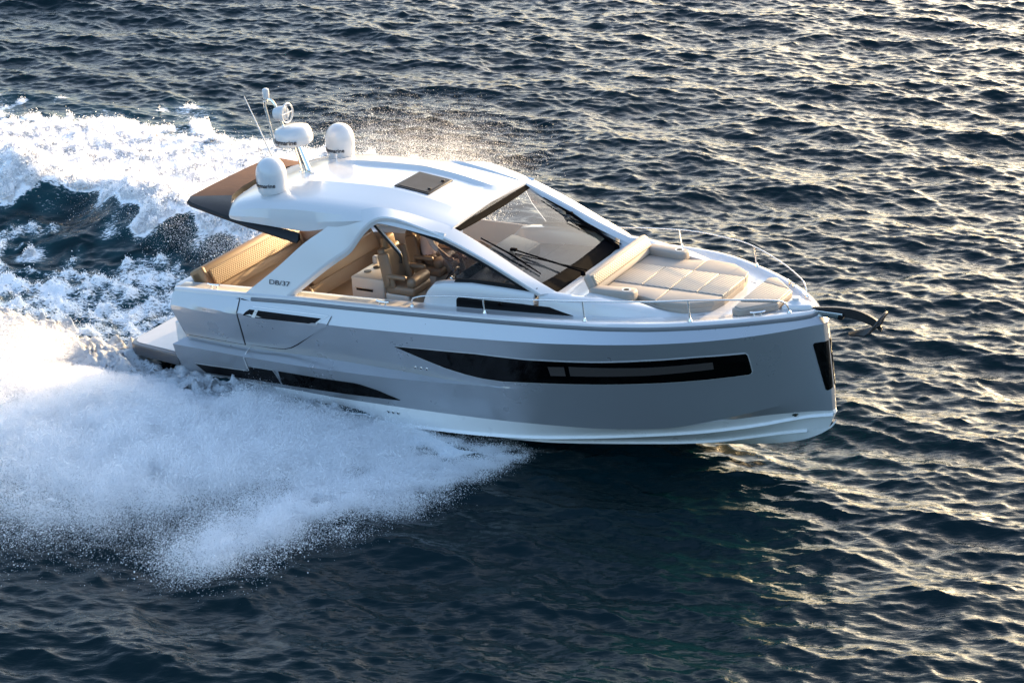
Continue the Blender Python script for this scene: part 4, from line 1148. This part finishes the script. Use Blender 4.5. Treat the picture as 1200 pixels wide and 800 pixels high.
# --- foredeck lounge
lb = B()
rotb = RY(-26)
lb.box((6.965, 0, 2.305), (.13, 1.90, .31), M['cream'], rotb, .055)
lounge = lb.build('sunpad_backrest', yacht)
b = B(); b.box((7.010, 0, 2.365), (.045, 1.80, .17), M['creamq'], rotb, .022); b.build('quilted_pad', lounge)
for sg in (-1, 1):
    b = B(); b.prism([(7.02, sg * .82), (7.60, sg * .74), (7.66, sg * .80), (7.66, sg * .95), (7.58, sg * 1.0), (6.98, sg * 1.03)], 2.13, 2.295, M['cream'], .04)
    ar = b.build('armrest', lounge)
    b = B(); b.lathe([(.058, .0), (.060, .006), (.050, .006), (.049, -.004)], M['chrome'], Matrix.Translation((7.52, sg * .885, 2.293)), 20)
    b.lathe([(.0495, .0055), (.0, .005)], M['seam'], Matrix.Translation((7.52, sg * .885, 2.293)), 20); b.build('cup_holder', ar)
pad = B()
pad.prism([(7.05, -.80), (7.05, .80), (7.7, .82), (8.0, .93), (8.4, .88), (8.72, .64), (8.78, .34), (8.78, -.34), (8.72, -.64), (8.4, -.88), (8.0, -.93), (7.7, -.82)], 2.00, 2.125, M['cream'], .02)
sunpad = pad.build('sunpad', yacht)
def cushion(poly, z0, z1, mat, nm='cushion'):
    b_ = B(); b_.prism(poly, z0, z1, mat, .016); return b_.build(nm, sunpad)
g = .0035
xm = [7.06, 7.52, 7.97, 8.38, 8.79]
for i in range(4):
    x0_, x1_ = xm[i] + g, xm[i + 1] - g
    cushion([(x0_, -.40 + g), (x1_, -.40 + g), (x1_, .40 - g), (x0_, .40 - g)], 2.115, 2.205, M['creamc'], 'channelled_cushion')
for sg in (-1, 1):
    P1 = [(xm[0] + g, .40 + g), (xm[2] - g, .40 + g), (xm[2] - g, .88), (7.68, .79), (xm[0] + g, .78)]
    P2 = [(xm[2] + g, .40 + g), (8.79 - g, .40 + g), (8.74, .62), (8.42, .87), (8.05, .92), (xm[2] + g, .90)]
    for pl_ in (P1, P2):
        pl_ = [(p[0], p[1] * sg) for p in pl_]
        if sg < 0: pl_.reverse()
        cushion(pl_, 2.110, 2.195, M['cream'])
bs = B(); bs.prism([(9.03, -.66), (9.16, -.70), (9.56, -.27), (9.56, .27), (9.16, .70), (9.03, .66)], 2.03, 2.14, M['cream'], .025)
bow_seat = bs.build('bow_seat', yacht)
b = B(); b.prism([(9.05, -.40), (9.54, -.25), (9.54, .25), (9.05, .40)], 2.13, 2.165, M['creamc'], .016); b.build('channelled_cushion', bow_seat)
b = B(); b.prism([(9.05, -.61), (9.16, -.66), (9.50, -.29), (9.05, -.42)], 2.125, 2.155, M['cream'], .014); b.build('side_cushion', bow_seat)
b = B(); b.prism([(9.05, .42), (9.50, .29), (9.16, .66), (9.05, .61)], 2.125, 2.155, M['cream'], .014); b.build('side_cushion', bow_seat)

# --- rails, cleats, anchor
def rail(sg):
    pts = [(4.40, -1.66, 1.89), (4.41, -1.66, 2.0), (4.46, -1.66, 2.045), (4.70, -1.655, 2.105), (5.28, -1.65, 2.165), (5.7, -1.645, 2.195), (7.2, -1.60, 2.335), (8.12, -1.38, 2.375), (8.61, -1.16, 2.38), (9.2, -.78, 2.33), (9.55, -.51, 2.275), (9.68, -.40, 2.23), (9.73, -.35, 2.16), (9.755, -.33, 2.06)]
    b_ = B(); b_.tube([Vector((p.x, p.y * -sg, p.z)) for p in smooth_path(pts, 6)], 0.0115 if sg < 0 else 0.0085, M['chrome'], 10); o_ = b_.build('guard_rail', yacht)
    for x, y, z1 in ((5.60, -1.645, 2.19), (7.19, -1.60, 2.33), (8.60, -1.16, 2.375)):
        z0 = float(zr(x)) + .045
        b_ = B(); b_.tube([(x + .03, (y - .01) * -sg, z0), (x, y * -sg, z1)], .0125, M['chrome'], 10)
        b_.lathe([(.034, 0), (.034, .012), (.022, .03), (.018, .05)], M['chrome'], Matrix.Translation((x + .03, (y - .01) * -sg, z0)), 14)
        b_.build('stanchion', o_)
    for x, y in ((4.40, -1.66), (9.755, -.33)):
        b_ = B(); b_.lathe([(.034, 0), (.034, .012), (.02, .03)], M['chrome'], Matrix.Translation((x, y * -sg, float(zr(x)) + .045)), 14)
        b_.build('rail_foot', o_)
rail(-1); rail(1)
def cleat(x, y, ang):
    b_ = B(); z = float(zr(x)) + .048
    mt_ = Matrix.Translation((x, y, z)) @ RZ(ang)
    b_.tube([mt_ @ Vector(p) for p in ((-.11, 0, .055), (-.06, 0, .045), (.06, 0, .045), (.11, 0, .055))], .013, M['chrome'], 8)
    for s_ in (-.05, .05): b_.tube([mt_ @ Vector((s_, 0, 0)), mt_ @ Vector((s_, 0, .045))], [.018, .012], M['chrome'], 8)
    b_.build('cleat', yacht)
for sg in (-1, 1):
    cleat(3.92, sg * 1.70, 0); cleat(9.40, sg * .62, sg * -38); cleat(.75, sg * 1.62, 0)
# windlass and anchor
b = B(); b.lathe([(.10, 0), (.12, .02), (.11, .06), (.05, .09), (.06, .13), (.0, .135)], M['gel'], Matrix.Translation((9.72, 0, 2.03)), 20)
b.prism([(9.58, -.22), (9.98, -.07), (9.98, .07), (9.58, .22)], 2.0, 2.09, M['gel'], .035); b.build('windlass', yacht)
b = B()
b.box((10.16, 0, 1.955), (.50, .13, .03), M['chrome'], bevel=.01)
for s_ in (-.06, .06): b.box((10.22, s_, 1.985), (.42, .015, .09), M['chrome'], bevel=.005)
b.tube([(10.40, -.07, 1.97), (10.40, .07, 1.97)], .04, M['black'], 12)
rol = b.build('bow_roller', yacht)
b = B()
sh = smooth_path([(9.98, 0, 2.02), (10.35, 0, 2.065), (10.65, 0, 2.055), (10.90, 0, 1.96), (10.98, 0, 1.86)], 5)
rs = []
for i, p in enumerate(sh):
    f_ = i / (len(sh) - 1); hh = .035 + .075 * math.sin(math.pi * f_) ** .8; w_ = .022
    rs.append([p + Vector((0, -w_, .03)), p + Vector((0, w_, .03)), p + Vector((0, w_, -hh)), p + Vector((0, -w_, -hh))])
b.loft(rs, M['rubber'], closed=True, cap=True)
anc = b.build('anchor', yacht, angle=30)
b = B()
for sg in (-1, 1):
    b.faces_from([(11.02, 0, 2.04), (10.97, sg * .03, 1.93), (10.80, sg * .20, 1.80), (10.52, sg * .05, 1.72), (10.50, 0, 1.74), (10.85, 0, 1.86), (11.0, 0, 2.02)], [[0, 1, 2, 3, 4, 5]], M['rubber'])
fl = b.build('fluke', anc, angle=20)
sm_ = fl.modifiers.new('thick', 'SOLIDIFY'); sm_.thickness = .022; sm_.offset = 0
b = B(); b.tube(smooth_path([(10.86, -.19, 1.84), (10.98, -.16, 2.02), (11.03, 0, 2.10), (10.98, .16, 2.02), (10.86, .19, 1.84)], 5), .02, M['rubber'], 8); b.build('roll_bar', anc)

# ------------------------------------------------------------------ the driver
def person():
    me = bpy.data.meshes.new('person')
    J = dict(pel=(3.58, -.02, 1.95), sp=(3.58, -.02, 2.15), ch=(3.66, -.02, 2.36), nk=(3.70, -.02, 2.50), hd=(3.74, -.02, 2.63), ht=(3.755, -.02, 2.72),
             sl=(3.67, -.20, 2.43), el=(3.85, -.28, 2.22), wl=(4.08, -.26, 2.05), fl=(4.17, -.25, 2.03), sr=(3.67, .16, 2.43), er=(3.86, .24, 2.22), wr=(4.10, .05, 2.03), fr=(4.18, -.02, 2.01),
             hl=(3.64, -.12, 1.93), kl=(4.02, -.16, 1.93), al=(4.12, -.16, 1.50), tl=(4.30, -.17, 1.44), hr=(3.64, .08, 1.93), kr=(4.02, .14, 1.93), ar=(4.14, .14, 1.50), tr=(4.32, .15, 1.44))
    rad = dict(pel=.15, sp=.135, ch=.145, nk=.055, hd=.095, ht=.07, sl=.065, el=.048, wl=.034, fl=.04, sr=.065, er=.048, wr=.034, fr=.04, hl=.09, kl=.062, al=.045, tl=.04, hr=.09, kr=.062, ar=.045, tr=.04)
    E = ['pel-sp', 'sp-ch', 'ch-nk', 'nk-hd', 'hd-ht', 'ch-sl', 'sl-el', 'el-wl', 'wl-fl', 'ch-sr', 'sr-er', 'er-wr', 'wr-fr', 'pel-hl', 'hl-kl', 'kl-al', 'al-tl', 'pel-hr', 'hr-kr', 'kr-ar', 'ar-tr']
    names = list(J)
    me.from_pydata([J[n] for n in names], [tuple(names.index(q) for q in e.split('-')) for e in E], [])
    o = bpy.data.objects.new('person', me); COL.objects.link(o)
    o.matrix_world = BOAT @ Matrix.Translation((0, .20, 0))
    md = o.modifiers.new('skin', 'SKIN'); md.use_smooth_shade = True
    sv = me.skin_vertices[0].data
    for i, n in enumerate(names): sv[i].radius = (rad[n], rad[n]); sv[i].use_root = (n == 'pel')
    s2 = o.modifiers.new('sub', 'SUBSURF'); s2.levels = 2; s2.render_levels = 2
    dg = bpy.context.evaluated_depsgraph_get()
    body = bpy.data.meshes.new_from_object(o.evaluated_get(dg))
    o.modifiers.clear(); o.data = body
    body.materials.clear()
    for k in ('skin', 'shirt', 'trouser'): body.materials.append(M[k])
    for p in body.polygons:
        c = p.center
        if c.z > 2.50: p.material_index = 0
        elif c.x > 3.92 and c.z > 2.0: p.material_index = 0
        elif c.z < 2.02: p.material_index = 2
        else: p.material_index = 1
        p.use_smooth = True
    tag(o, 'driver in a pale shirt sitting at the helm, arms reaching to the wheel', 'person')
    b = B(); t = bmesh.new(); bmesh.ops.create_uvsphere(t, u_segments=20, v_segments=14, radius=.112)
    for v in list(t.verts):
        if v.co.z < -.02 and v.co.x > -.03: t.verts.remove(v)
    b.add_bm(t, M['hair'], Matrix.Translation((3.735, -.02, 2.665)) @ Matrix.Diagonal((1.0, .9, 1.0, 1)))
    b.build('hair', o)
    b = B(); b.box((3.86, -.02, 2.62), (.035, .025, .045), M['skin'], bevel=.01); b.build('nose', o)
    for (wx_, wy_, wz_) in ((4.17, -.25, 2.03), (4.18, -.02, 2.01)):
        b = B()
        for k in range(4):
            yk = wy_ - .03 + k * .02; ln_ = (.07, .08, .075, .06)[k]
            b.tube([(wx_ + .01, yk, wz_ + .015), (wx_ + .02 + ln_ * .6, yk, wz_ + .012), (wx_ + .02 + ln_ * .75, yk, wz_ - .03), (wx_ + .02 + ln_ * .3, yk, wz_ - .045)], [.011, .010, .009, .007], M['skin'], 6)
        b.tube([(wx_ - .01, wy_ + .035, wz_), (wx_ + .035, wy_ + .055, wz_ - .015), (wx_ + .06, wy_ + .045, wz_ - .035)], [.012, .011, .008], M['skin'], 6)
        b.build('hand', o)
    return o
person()
